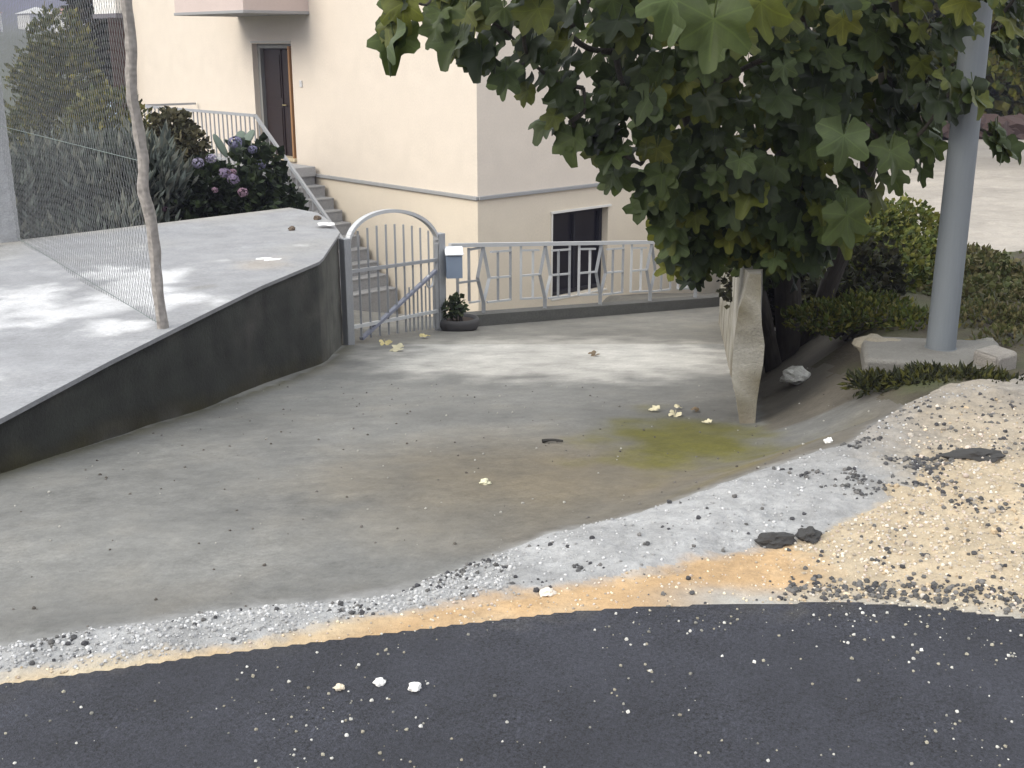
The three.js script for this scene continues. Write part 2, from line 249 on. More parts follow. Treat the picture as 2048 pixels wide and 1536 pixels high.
// ---------------------------------------------------------------- terrace and retaining wall
const topLine = [[-2.72, 3.2, -0.06], [-2.356, 5.0, -0.05], [-2.15, 5.9, -0.02], [-1.932, 6.92, -0.01], [-1.80, 8.08, -0.06], [-1.585, 9.3, -0.108], [-1.583, 9.5, -0.112], [-1.654, 10.97, -0.13]];
const backLine = [[-1.80, 11.5, -0.12], [-2.05, 12.1, -0.1], [-2.41, 12.44, -0.09], [-4.42, 10.22, -0.08], [-7.6, 6.7, -0.06], [-7.6, 3.2, -0.06]];
{
  const all = [...topLine, ...backLine], c2 = all.map(p => new THREE.Vector2(p[0], p[1])), tri = THREE.ShapeUtils.triangulateShape(c2.slice().reverse().map(p => p), []);
  const rev = all.slice().reverse(); let idx = []; const P = rev.map(p => p.slice());
  let tris = tri.map(t => t.map(i => P[i]));
  const out = []; const split = (a, b, c, n) => { const L = [Math.hypot(a[0] - b[0], a[1] - b[1]), Math.hypot(b[0] - c[0], b[1] - c[1]), Math.hypot(c[0] - a[0], c[1] - a[1])], m = Math.max(...L); if (m < 0.14 || n > 12) { out.push([a, b, c]); return; }
    if (m === L[1]) [a, b, c] = [b, c, a]; else if (m === L[2]) [a, b, c] = [c, a, b]; const h = [0, 1, 2].map(i => (a[i] + b[i]) / 2); split(a, h, c, n + 1); split(h, b, c, n + 1); };
  tris.forEach(t => split(...t, 0));
  const pos = [], col = [], uv = [];
  const paintT = (X, D) => { const a = fbm(X * 1.4, D * 1.0, 4, 60), b = fbm(X * 5, D * 5, 3, 61); let c = [0.33, 0.333, 0.345];
    c = mix3(c, [0.26, 0.25, 0.22], clamp(sm(-3.9, -5.0, X) * 0.9 + a));
    c = mix3(c, [0.62, 0.62, 0.63], clamp(sm(0.35, 0.8, 1 - Math.hypot((X + 3.2) / 1.5, (D - 7.6) / 1.9) + a * 2.2 + b * 0.8)) * 0.95);    // near-white blotched patches
    c = mix3(c, [0.42, 0.33, 0.22], clamp(sm(0.3, 0.8, 1 - Math.hypot((X + 1.98) / 0.4, (D - 9) / 0.6) + a)) * 0.35);
    c = mix3(c, [0.2, 0.19, 0.17], clamp(sm(0.5, 0.9, 1 - Math.hypot((X + 2.2) / 0.16, (D - 8.05) / 0.2) + b)) * 0.6);
    const edge = Math.abs(X - (-2.41 - (12.44 - D) * 0.905)); c = mix3(c, [0.38, 0.34, 0.27], clamp(1 - edge / 0.3) * 0.5);
    const k = 1 + 0.3 * a + 0.3 * b; return c.map(v => v * k); };
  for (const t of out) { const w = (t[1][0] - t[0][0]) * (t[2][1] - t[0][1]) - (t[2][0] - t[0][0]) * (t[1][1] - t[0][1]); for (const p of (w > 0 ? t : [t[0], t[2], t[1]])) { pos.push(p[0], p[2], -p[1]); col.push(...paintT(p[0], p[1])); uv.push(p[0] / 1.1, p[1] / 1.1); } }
  // rim of the slab, 7 cm thick
  const n = all.length; for (let i = 0; i < n; i++) { const a = all[i], b = all[(i + 1) % n]; const q = [[a, 0], [a, 1], [b, 1], [a, 0], [b, 1], [b, 0]]; for (const [p, l] of q) { pos.push(p[0], p[2] - l * 0.025, -p[1]); const k = paintT(p[0], p[1]); col.push(...k.map(v => v * 0.8)); uv.push((p[0] + p[1]) / 1.1, l * 0.06); } }
  let g = new THREE.BufferGeometry(); g.setAttribute('position', new THREE.Float32BufferAttribute(pos, 3)); g.setAttribute('color', new THREE.Float32BufferAttribute(col, 3)); g.setAttribute('uv', new THREE.Float32BufferAttribute(uv, 2)); g.computeVertexNormals();
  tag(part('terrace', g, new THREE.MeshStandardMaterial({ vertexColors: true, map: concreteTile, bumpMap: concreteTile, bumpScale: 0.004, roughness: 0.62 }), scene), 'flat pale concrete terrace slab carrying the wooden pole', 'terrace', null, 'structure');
  // wall below, set 15 mm back from the slab rim
  const wp = [], wc = [], wu = []; const ring = [...topLine, ...backLine.slice(0, 4)]; const rows = 14; let s = 0;
  const pts = []; for (let i = 0; i < ring.length - 1; i++) { const a = ring[i], b = ring[i + 1], L = Math.hypot(a[0] - b[0], a[1] - b[1]), m = Math.max(1, Math.round(L / 0.09)); for (let k = 0; k < m; k++) pts.push([mix(a[0], b[0], k / m), mix(a[1], b[1], k / m), mix(a[2], b[2], k / m)]); } pts.push(ring.at(-1));
  const grid = pts.map((p, i) => { const a = pts[Math.max(0, i - 1)], b = pts[Math.min(pts.length - 1, i + 1)], tx = b[0] - a[0], td = b[1] - a[1], L = Math.hypot(tx, td) || 1, nx = -td / L, nd = tx / L; if (i) s += Math.hypot(p[0] - pts[i - 1][0], p[1] - pts[i - 1][1]);
    const X = p[0] + nx * 0.018, D = p[1] + nd * 0.018, bot = Math.min(gy(X + 0.05, D) - 0.12, p[2] - 0.2); return Array.from({ length: rows + 1 }, (_, r) => { const t = r / rows, y = mix(p[2] - 0.023, bot, t), bump = 0.02 * fbm(s * 2.5, y * 3, 3, 62); return { p: [X + nx * bump, y, -(D + nd * bump)], s, y, h: y - gy(X + 0.05, D), D }; }); });
  for (let i = 0; i < grid.length - 1; i++) for (let r = 0; r < rows; r++) for (const q of [grid[i][r], grid[i][r + 1], grid[i + 1][r + 1], grid[i][r], grid[i + 1][r + 1], grid[i + 1][r]]) {
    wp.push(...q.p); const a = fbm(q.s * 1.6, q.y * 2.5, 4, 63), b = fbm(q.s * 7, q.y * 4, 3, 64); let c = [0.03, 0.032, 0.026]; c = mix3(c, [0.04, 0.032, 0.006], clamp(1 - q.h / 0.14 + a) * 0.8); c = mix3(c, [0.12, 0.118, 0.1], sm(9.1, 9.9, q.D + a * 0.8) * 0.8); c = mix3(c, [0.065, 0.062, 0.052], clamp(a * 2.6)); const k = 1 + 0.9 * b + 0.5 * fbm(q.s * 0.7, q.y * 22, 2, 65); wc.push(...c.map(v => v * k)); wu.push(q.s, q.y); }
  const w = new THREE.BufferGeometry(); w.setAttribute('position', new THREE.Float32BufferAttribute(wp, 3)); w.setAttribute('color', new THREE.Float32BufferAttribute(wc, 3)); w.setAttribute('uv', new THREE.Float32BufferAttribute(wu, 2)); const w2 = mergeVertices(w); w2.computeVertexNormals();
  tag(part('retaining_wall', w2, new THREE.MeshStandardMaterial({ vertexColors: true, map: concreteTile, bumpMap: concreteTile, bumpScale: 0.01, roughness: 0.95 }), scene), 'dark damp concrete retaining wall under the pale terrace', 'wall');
}
// broken low wall by the fig tree
{
  const sec = (k) => { const s = [[1.339, 0.364], [1.312, 0.25], [1.288, 0.157], [1.272, 0.04], [1.264, -0.078], [1.267, -0.17], [1.274, -0.257], [1.31, -0.4], [1.35, -0.62], [1.42, -0.62], [1.425, -0.4], [1.433, -0.257], [1.445, -0.15], [1.449, -0.048], [1.425, 0.06], [1.41, 0.157], [1.405, 0.25], [1.403, 0.364]];
    const r = [[1.339, 0.364], [1.339, 0.25], [1.339, 0.157], [1.339, 0.04], [1.339, -0.078], [1.339, -0.17], [1.339, -0.257], [1.339, -0.4], [1.339, -0.62], [1.46, -0.62], [1.46, -0.4], [1.46, -0.257], [1.46, -0.15], [1.46, -0.048], [1.46, 0.06], [1.46, 0.157], [1.46, 0.25], [1.46, 0.364]];
    return s.map((p, i) => [mix(p[0], r[i][0], k), mix(p[1], r[i][1], k)]); };
  const rows = []; for (let i = 0; i <= 40; i++) { const t = i / 40, D = 6.35 + t * 7.4, k = sm(0, 0.12, t); rows.push(sec(k).map(([x, y]) => [x + 0.163 * (D - 6.35) + 0.02 * fbm(y * 6, D * 3, 3, 70), y - 0.155 * (D - 6.35) + 0.02 * fbm(x * 5, D * 2, 2, 71) * (y > 0.3 ? 1 : 0), -D + 0.03 * fbm(x * 9, y * 9, 2, 72)])); }
  const pos = [], n = rows[0].length, quad = (a, b, c, d) => pos.push(...a, ...b, ...c, ...a, ...c, ...d);
  for (let i = 0; i < 40; i++) for (let j = 0; j < n; j++) quad(rows[i][j], rows[i][(j + 1) % n], rows[i + 1][(j + 1) % n], rows[i + 1][j]);
  for (const [R, f] of [[rows[0], 0], [rows[40], 1]]) for (let j = 0; j < n / 2 - 1; j++) { const a = R[j], b = R[j + 1], c = R[n - 2 - j], d = R[n - 1 - j]; f ? quad(a, d, c, b) : quad(a, b, c, d); }
  let g = new THREE.BufferGeometry(); g.setAttribute('position', new THREE.Float32BufferAttribute(pos, 3)); g.computeVertexNormals(); g = boxUV(g, 0.8);
  const c = [], p = g.attributes.position; for (let i = 0; i < p.count; i++) { const x = p.getX(i), y = p.getY(i), z = p.getZ(i), a = fbm(x * 34, y * 2.2, 3, 73), b = fbm(z * 4, y * 4, 3, 74), hh = y + 0.155 * (-z - 6.35); let k = mix3([0.37, 0.355, 0.31], [0.15, 0.13, 0.085], clamp(0.3 + 3 * a)); k = mix3(k, [0.13, 0.11, 0.05], clamp(b * 2) * 0.6); k = mix3(k, [0.3, 0.26, 0.2], clamp((-0.45 - hh) * 5)); c.push(...k); }
  g.setAttribute('color', new THREE.Float32BufferAttribute(c, 3));
  tag(part('low_wall', g, new THREE.MeshStandardMaterial({ vertexColors: true, map: concreteTile, bumpMap: concreteTile, bumpScale: 0.015, roughness: 0.95 }), scene), 'weathered low concrete wall with a broken end beside the fig tree', 'wall');
}

// ---------------------------------------------------------------- house
const house = thing('house', [-0.515, 0, -17.2], -Math.atan2(0.737, 0.676));   // its long front runs away to the left
tag(house, 'cream plastered two storey house behind the metal gate', 'house');
const cream = new THREE.MeshStandardMaterial({ color: srgb(0.71, 0.63, 0.535), map: plasterTile, bumpMap: plasterTile, bumpScale: 0.004, roughness: 0.92 });
const creamLow = new THREE.MeshStandardMaterial({ color: srgb(0.71, 0.625, 0.505), map: plasterTile, bumpMap: plasterTile, bumpScale: 0.004, roughness: 0.92 });
const greyTrim = std(0.3, 0.3, 0.3, 0.8), darkWood = std(0.022, 0.01, 0.008, 0.5, { map: woodTile }), pinkish = std(0.66, 0.56, 0.52, 0.9, { map: plasterTile });
const HL = 11.2, HD = 8.5, HT = 5.6, T = 0.3;
function wallGeo(w, y0, y1, holes, thick) { const s = new THREE.Shape([[0, y0], [w, y0], [w, y1], [0, y1]].map(p => new THREE.Vector2(...p))); for (const [a, b, c, d] of holes) s.holes.push(new THREE.Path([[a, b], [a, d], [c, d], [c, b]].map(p => new THREE.Vector2(...p)))); return new THREE.ExtrudeGeometry(s, { depth: thick, bevelEnabled: false }); }
const doorX0 = -6.28, doorX1 = -4.95, doorY0 = -0.42, doorY1 = 1.62;
{
  let g = wallGeo(HL, -0.6, HT, [[HL + doorX0, doorY0, HL + doorX1, doorY1], [HL - 10.1, 2.9, HL - 9.0, 4.3]], T); g.translate(-HL, 0, -T); part('wall', boxUV(g, 1.3), cream, house);
  g = wallGeo(HL + 0.0, -3.6, -0.6, [], T); g.translate(-HL, 0, -T); part('plinth_wall', boxUV(g, 1.3), creamLow, house);
  g = wallGeo(HD - T, -0.6, HT, [[3.2, 2.4, 4.4, 3.8]], T); g.rotateY(PI / 2); g.translate(-T, 0, -T); part('wall', boxUV(g, 1.3), cream, house);
  g = wallGeo(HD - T, -3.6, -0.6, [[1.574 - T, -2.37, 2.88 - T, -0.985]], T); g.rotateY(PI / 2); g.translate(-T, 0, -T); part('plinth_wall', boxUV(g, 1.3), creamLow, house);
  g = wallGeo(HL - T, -3.6, HT, [], T); g.translate(-HL, 0, -HD); part('wall', boxUV(g, 1.3), cream, house);
  g = wallGeo(HD - 2 * T, -3.6, HT, [], T); g.rotateY(PI / 2); g.translate(-HL, 0, -T); part('wall', boxUV(g, 1.3), cream, house);
  part('string_course', boxUV(mergeGeometries([rbox(HL + 0.05, 0.055, 0.05, 0.008, -HL / 2, -0.6, 0.0251), rbox(0.05, 0.055, HD + 0.0, 0.008, 0.0251, -0.6, -HD / 2)])), greyTrim, house);
  part('floor_slab', box(HL - 2 * T - 0.02, 0.2, HD - 2 * T - 0.02, -HL / 2, -0.55, -HD / 2), greyTrim, house);
  part('floor_slab', box(HL - 2 * T - 0.02, 0.2, HD - 2 * T - 0.02, -HL / 2, 2.3, -HD / 2), greyTrim, house);
  // roof
  const r = new THREE.BufferGeometry(), o = 0.6, x0 = -HL - o, x1 = o, z0 = -HD - o, z1 = o, y = HT + 0.02, ry = HT + 1.7, zc = -HD / 2;
  const A = [x0, y, z1], B = [x1, y, z1], C = [x1, y, z0], Dd = [x0, y, z0], E1 = [x0 + 3.5, ry, zc], F1 = [x1 - 3.5, ry, zc];
  r.setAttribute('position', new THREE.Float32BufferAttribute([A, B, F1, A, F1, E1, B, C, F1, C, Dd, E1, C, E1, F1, Dd, A, E1, A, C, B, A, Dd, C].flat(), 3)); r.computeVertexNormals();
  part('roof', r, std(0.36, 0.14, 0.09, 0.85), house);
  // front door, set back in its opening, one leaf ajar
  const fr = mergeGeometries([box(0.09, 2.04, 0.1, doorX0 + 0.045, 0.6, -0.16), box(0.06, 2.04, 0.1, doorX1 - 0.03, 0.6, -0.16), box(doorX1 - doorX0 - 0.15, 0.08, 0.1, (doorX0 + doorX1) / 2 + 0.015, 1.58, -0.16)]);
  const door = part('door', mergeGeometries([box(0.58, 1.9, 0.05, doorX0 + 0.4, 0.575, -0.2), box(0.5, 0.75, 0.02, doorX0 + 0.4, 1.05, -0.172), box(0.5, 0.7, 0.02, doorX0 + 0.4, 0.15, -0.172)]), darkWood, house);
  part('door_frame', fr, std(0.22, 0.22, 0.21, 0.7), door);
  const leafD = part('door', mergeGeometries([box(0.58, 1.9, 0.05, doorX1 - 0.37, 0.575, -0.22), box(0.46, 0.75, 0.02, doorX1 - 0.37, 1.05, -0.192), box(0.46, 0.7, 0.02, doorX1 - 0.37, 0.15, -0.192)]), darkWood, house);
  part('handle', rod(V(doorX1 - 0.62, 0.55, -0.15), V(doorX1 - 0.5, 0.55, -0.15), 0.012), std(0.5, 0.42, 0.2, 0.3, { metalness: 0.8 }), leafD);
  part('door_edge', box(0.05, 1.98, 0.14, doorX1 - 0.09, 0.59, -0.06), std(0.42, 0.22, 0.09, 0.6, { map: woodTile }), leafD);
  part('doorstep', rbox(doorX1 - doorX0 - 0.01, 0.06, 0.34, 0.01, (doorX0 + doorX1) / 2, doorY0 + 0.031, -0.12), std(0.5, 0.42, 0.28, 0.8), house);
  part('door_lintel_trim', box(doorX1 - doorX0 + 0.02, 0.03, 0.02, (doorX0 + doorX1) / 2, doorY1 + 0.03, 0.011), std(0.5, 0.48, 0.44, 0.8), house);
  part('doorbell', mergeGeometries([rbox(0.07, 0.11, 0.025, 0.006, doorX1 + 0.28, 0.95, 0.013), rbox(0.03, 0.03, 0.012, 0.004, doorX1 + 0.28, 0.97, 0.03)]), std(0.6, 0.6, 0.6, 0.4), house);
  // basement window
  const wz = (a) => -a, W = part('window', mergeGeometries([box(0.07, 1.37, 0.06, -0.17, -1.678, -1.61), box(0.07, 1.37, 0.06, -0.17, -1.678, -2.844), box(0.07, 0.06, 1.17, -0.17, -1.02, -2.227), box(0.07, 0.06, 1.17, -0.17, -2.33, -2.227), box(0.06, 1.25, 0.05, -0.17, -1.675, -2.227)]), std(0.012, 0.012, 0.018, 0.7), house);
  part('pane', box(0.012, 1.25, 1.17, -0.2, -1.675, -2.227), std(0.006, 0.006, 0.012, 0.3), W);
  part('sill', mergeGeometries([rbox(0.2, 0.03, 1.33, 0.006, -0.09, -2.388, -2.227), box(0.03, 0.035, 1.4, 0.0155, -0.963, -2.227), box(0.02, 1.385, 0.025, 0.0105, -1.678, -1.558)]), std(0.66, 0.64, 0.6, 0.8), W);
  // upper windows (mostly above the picture)
  part('window', box(1.1, 1.4, 0.05, -9.55, 3.6, -0.15), std(0.03, 0.03, 0.04, 0.2), house); part('window', box(0.05, 1.4, 1.2, -0.15, 3.1, -4.1), std(0.03, 0.03, 0.04, 0.2), house);
  // balcony box over the door and pink loggia parapet beside it
  const bal = part('balcony', boxUV(box(2.37, 0.95, 1.245, -5.515, 2.62, 0.6235), 1.3), std(0.6, 0.5, 0.46, 0.9, { map: plasterTile }), house);
  part('balcony_floor', rbox(2.41, 0.05, 1.265, 0.01, -5.515, 2.118, 0.6335), greyTrim, bal);
  // white side balcony and brown shutter on the far end wall
  const sb = part('balcony', boxUV(box(1.1, 0.42, 2.2, -HL - 0.551, 2.45, -0.8)), std(0.8, 0.78, 0.74, 0.8), house);
  part('balcony_floor', box(1.16, 0.09, 2.26, -HL - 0.551, 2.19, -0.8), std(0.16, 0.15, 0.17, 0.8), sb);
  part('balcony_awning', box(1.5, 0.07, 2.6, -HL - 0.75, 3.0, -0.8), std(0.16, 0.05, 0.03, 0.8), sb);
  part('shutter', mergeGeometries([rbox(0.045, 2.5, 0.7, 0.008, -HL - 0.1, 0.9, 0.1), ...Array.from({ length: 12 }, (_, i) => box(0.05, 0.03, 0.6, -HL - 0.1, -0.15 + i * 0.19, 0.1))]), std(0.06, 0.035, 0.03, 0.7), house);
}
// stairs in front of the facade, local to the house front
const inHouse = (x, y, z) => house.localToWorld(V(x, y, z)); house.updateMatrixWorld();
{
  const st = thing('staircase', house.position.toArray(), house.rotation.y); tag(st, 'grey concrete outdoor stair climbing to the front door', 'staircase');
  const m = std(0.36, 0.36, 0.365, 0.85, { map: concreteTile, bumpMap: concreteTile, bumpScale: 0.004 });
  part('landing', boxUV(rbox(4.3, 0.17, 1.25, 0.012, -6.4, -0.475 - 0.05, 0.69)), std(0.45, 0.45, 0.46, 0.8, { map: concreteTile }), st);
  part('landing_base', boxUV(box(4.2, 2.2, 1.15, -6.4, -1.715, 0.64)), m, st);
  for (let i = 0; i < 9; i++) { const y = -0.56 - (i + 1) * 0.188, x = -4.25 + i * 0.25; part('step', boxUV(mergeGeometries([rbox(0.29, 0.05, 1.2, 0.01, x + 0.125, y - 0.025, 0.66), box(0.25, Math.max(0.1, y + 2.85), 1.14, x + 0.125 + 0.02, (y - 0.05 - 2.85) / 2 + 0.0, 0.64)])), m, st); }
  // railing
  const rl = thing('stair_railing', house.position.toArray(), house.rotation.y); tag(rl, 'thin grey metal railing along the outdoor stair and landing', 'railing');
  const rm = std(0.36, 0.37, 0.39, 0.55, { metalness: 0.2 });
  const zf = 1.28, lift = 0.92;
  part('handrail', mergeGeometries([bar(V(-8.5, -0.44 + lift, 0.05), V(-8.5, -0.44 + lift, zf), 0.04), bar(V(-8.5, -0.44 + lift, zf), V(-4.1, -0.44 + lift, zf), 0.045), bar(V(-4.1, -0.44 + lift, zf), V(-1.6, -2.3 + lift, zf), 0.045)]), rm, rl);
  part('lower_rail', mergeGeometries([bar(V(-8.5, -0.3, zf), V(-4.1, -0.3, zf), 0.025), bar(V(-4.1, -0.3, zf), V(-1.6, -2.15, zf), 0.025)]), rm, rl);
  for (let x = -8.5; x < -4.12; x += 0.15) part('baluster', bar(V(x, -0.43, zf), V(x, -0.44 + lift, zf), 0.02), rm, rl);
  for (let x = -4.0; x < -1.6; x += 0.15) { const y = -0.44 - (x + 4.1) * 0.744; part('baluster', bar(V(x, y - 0.1, zf), V(x, y + lift, zf), 0.018), rm, rl); }
}

// ---------------------------------------------------------------- gate, fence, kerb, mailbox
const steelTile = tile(256, (u, v) => 0.82 + 0.2 * wrapN(u, v, 20, 130) + 0.2 * wrapN(u, v, 70, 131)), steel = std(0.36, 0.37, 0.385, 0.55, { metalness: 0.15, map: steelTile }), steelPale = std(0.6, 0.61, 0.62, 0.5, { metalness: 0.15, map: steelTile });
const GL = [-1.6, 10.9], GR = [-0.80, 12.5];
{
  const gl = gy(...GL), gr = gy(...GR);
  const pl = part('gate_post', rbox(0.085, 1.1, 0.085, 0.008), steel, scene, [GL[0], gl + 0.5, -GL[1]]); tag(pl, 'square grey steel gate post against the retaining wall', 'gate post'); pl.rotation.y = 0.8;
  const pr = part('gate_post', rbox(0.1, 1.15, 0.1, 0.008), steel, scene, [GR[0], gr + 0.52, -GR[1]]); tag(pr, 'square grey steel gate post beside the blue mailbox', 'gate post'); pr.rotation.y = 0.8;
  const g = thing('garden_gate', [GL[0], gl, -GL[1]]); tag(g, 'arched grey metal garden gate with vertical bars', 'gate');
  const dx = GR[0] - GL[0], dz = -(GR[1] - GL[1]), dy = gr - gl, at = (t, h) => V(dx * t, dy * t + h, dz * t);
  const t0 = 0.03, t1 = 0.965, arch = t => { const q = (t - 0.5) / (0.5 - 0.025); return 1.0 + 0.345 * Math.sqrt(Math.max(0, 1 - q * q)) - 0.02; };
  const ap = []; for (let i = 0; i <= 28; i++) { const t = mix(t0, t1, 0.5 - 0.5 * Math.cos(PI * i / 28)); ap.push(at(t, arch(t) - (i === 0 || i === 28 ? 0.03 : 0))); }
  part('arch', mergeGeometries(ap.slice(1).map((p, i) => bar(ap[i], p, 0.05, 0.035))), steelPale, g);
  part('rail', bar(at(t0, 0.725), at(t1, 0.80), 0.034), steel, g); part('rail', bar(at(t0, 0.17), at(t1, 0.225), 0.034), steelPale, g);
  part('stile', bar(at(t0, 0.03), at(t0, 0.97), 0.035), steel, g); part('stile', bar(at(t1, 0.03), at(t1, 0.98), 0.035), steel, g);
  for (let i = 0; i < 9; i++) { const t = mix(t0, t1, (i + 1) / 10); part('bar', bar(at(t, 0.04), at(t, Math.min(arch(t) - 0.06, 1.19 - 0.5 * (t - 0.5) ** 2)), 0.02), steel, g); }
  for (let i = 6; i < 10; i++) { const t = mix(t0, t1, (i + 0.5) / 10); part('bar', bar(at(t, 0.04), at(t, 0.52), 0.016), steel, g); }
  part('brace', bar(at(0.12, 0.04), at(0.95, 0.68), 0.045, 0.03), std(0.19, 0.2, 0.25, 0.5), g);
  const ring = new THREE.TorusGeometry(0.07, 0.012, 6, 18); ring.rotateY(-Math.atan2(dz, dx)); const rp = at(0.88, 0.57); ring.translate(rp.x, rp.y, rp.z); part('lock_ring', ring, steelPale, g);
  // kerb
  const kx = FB[0] - FA[0], kL = fenceDir[2];
  const kg = []; for (let i = 0; i < 14; i++) { const a = i / 14, b = (i + 1) / 14, X0 = mix(FA[0] - 0.05, FB[0], a), D0 = mix(FA[1] - 0.05, FB[1], a), X1 = mix(FA[0] - 0.05, FB[0], b), D1 = mix(FA[1] - 0.05, FB[1], b); const ny = [fenceDir[1] * 0.11, -fenceDir[0] * 0.11];
    const y0 = slope(X0, D0), y1 = slope(X1, D1), h = 0.15, c = (X, D, s, y) => [X + ny[0] * s, y, -(D + ny[1] * s)];
    const A = c(X0, D0, 1, y0 - 0.3), B = c(X1, D1, 1, y1 - 0.3), C = c(X1, D1, 1, y1 + h), E = c(X0, D0, 1, y0 + h), F = c(X1, D1, -1, y1 + h), G = c(X0, D0, -1, y0 + h), H = c(X1, D1, -1, y1 - 0.9), I = c(X0, D0, -1, y0 - 0.9);
    const q = (a, b, c, d) => kg.push(...a, ...b, ...c, ...a, ...c, ...d); q(A, B, C, E); q(E, C, F, G); q(G, F, H, I); if (i === 0) q(A, E, G, I); if (i === 13) q(B, H, F, C); }
  let k = new THREE.BufferGeometry(); k.setAttribute('position', new THREE.Float32BufferAttribute(kg, 3)); k.computeVertexNormals();
  tag(part('kerb', boxUV(k, 0.8), std(0.12, 0.118, 0.108, 0.95, { map: concreteTile, bumpMap: concreteTile, bumpScale: 0.008 }), scene), 'dark low concrete kerb carrying the ornamental metal fence', 'kerb');
  // ornamental fence
  const f = thing('metal_fence', [FA[0], slope(FA[0], FA[1]), -FA[1]]); tag(f, 'pale grey ornamental metal fence with diamond shapes on low kerb', 'fence');
  const FE = slope(FB[0], FB[1]) - slope(FA[0], FA[1]); const F = (s, h) => V(fenceDir[0] * s, FE * s / kL + h, -fenceDir[1] * s);
  part('top_rail', bar(F(-0.02, 0.955), F(kL, 0.955), 0.05, 0.045), steelPale, f);
  const poly = (name, pts, w, dark) => part(name, mergeGeometries(pts.slice(1).map((p, i) => bar(F(...pts[i]), F(...p), w * 1.3, w))), dark ? steel : steelPale, f);
  const M = 1.06;
  poly('upright', [[0.09, 0.2], [0.09, 0.7]], 0.026, true); poly('upright', [[0.27, 0.3], [0.27, 0.92]], 0.026, true); poly('link', [[0.27, 0.9], [0.45, 0.92]], 0.022, true); poly('link', [[0.09, 0.52], [0.43, 0.54]], 0.022, true); poly('link', [[0.27, 0.28], [0.44, 0.29]], 0.02);
  for (let m = 0; m < 5; m++) {                        // a tall diamond at every post, framed pairs of uprights between them
    const s = 0.5 + m * M, w = 0.095;
    poly('post', [[s, 0.14], [s, 0.27]], 0.036, true);
    poly('diamond', [[s, 0.27], [s - w, 0.57], [s, 0.93]], 0.03, true); poly('diamond', [[s, 0.27], [s + w, 0.56], [s, 0.93]], 0.03, m > 1);
    if (m === 4) break;
    for (const [x, k] of [[0.24, 1], [0.45, 1], [0.63, -1], [0.84, -1]]) poly('upright', [[s + x, 0.28], [s + x, 0.88]], 0.024, x < 0.5);
    poly('link', [[s + w, 0.56], [s + 0.45, 0.57]], 0.022); poly('link', [[s + 0.63, 0.57], [s + M - w, 0.58]], 0.022);
    poly('link', [[s + 0.12, 0.87], [s + 0.45, 0.88], [s + 0.45, 0.94]], 0.022); poly('link', [[s + 0.63, 0.94], [s + 0.63, 0.88], [s + M - 0.12, 0.88]], 0.022);
    poly('link', [[s + 0.06, 0.27], [s + 0.45, 0.285]], 0.022); poly('link', [[s + 0.63, 0.285], [s + M - 0.06, 0.28]], 0.022);
  }
  // mailbox on the gate post
  const mb = thing('mailbox', [GR[0] + 0.16, gr + 0.76, -GR[1] + 0.02], 0.12); tag(mb, 'small blue grey mailbox with white lid on gate post', 'mailbox');
  const bs = new THREE.Shape([[-0.06, -0.15], [0.06, -0.15], [0.06, 0.09], [-0.06, 0.14]].map(p => new THREE.Vector2(...p))); const bg = new THREE.ExtrudeGeometry(bs, { depth: 0.2, bevelEnabled: true, bevelSize: 0.004, bevelThickness: 0.004, bevelSegments: 1 }); bg.rotateY(-PI / 2); bg.translate(0.1, 0, 0); bg.scale(0.86, 1, 1);
  part('body', bg, std(0.2, 0.25, 0.33, 0.5), mb); const lid = rbox(0.2, 0.018, 0.17, 0.006); lid.rotateX(0.4); lid.translate(0, 0.142, 0.01); part('lid', lid, std(0.8, 0.82, 0.84, 0.4), mb);
}
// old tub planter by the gate post
{
  const X = -0.6, D = 12.55, y = gy(X, D), g = thing('tub_planter', [X, y, -D]); tag(g, 'dark rubber tub planter on the ground by the gate post', 'planter');
  const pr = [[0.17, 0], [0.21, 0.02], [0.235, 0.06], [0.235, 0.11], [0.225, 0.14], [0.2, 0.145], [0.18, 0.12], [0.17, 0.1]].map(p => new THREE.Vector2(...p));
  part('tub', new THREE.LatheGeometry(pr, 28), std(0.055, 0.052, 0.052, 0.8), g); const s = new THREE.CircleGeometry(0.178, 20); s.rotateX(-PI / 2); s.translate(0, 0.112, 0); part('soil', s, std(0.05, 0.035, 0.025, 1), g);
}

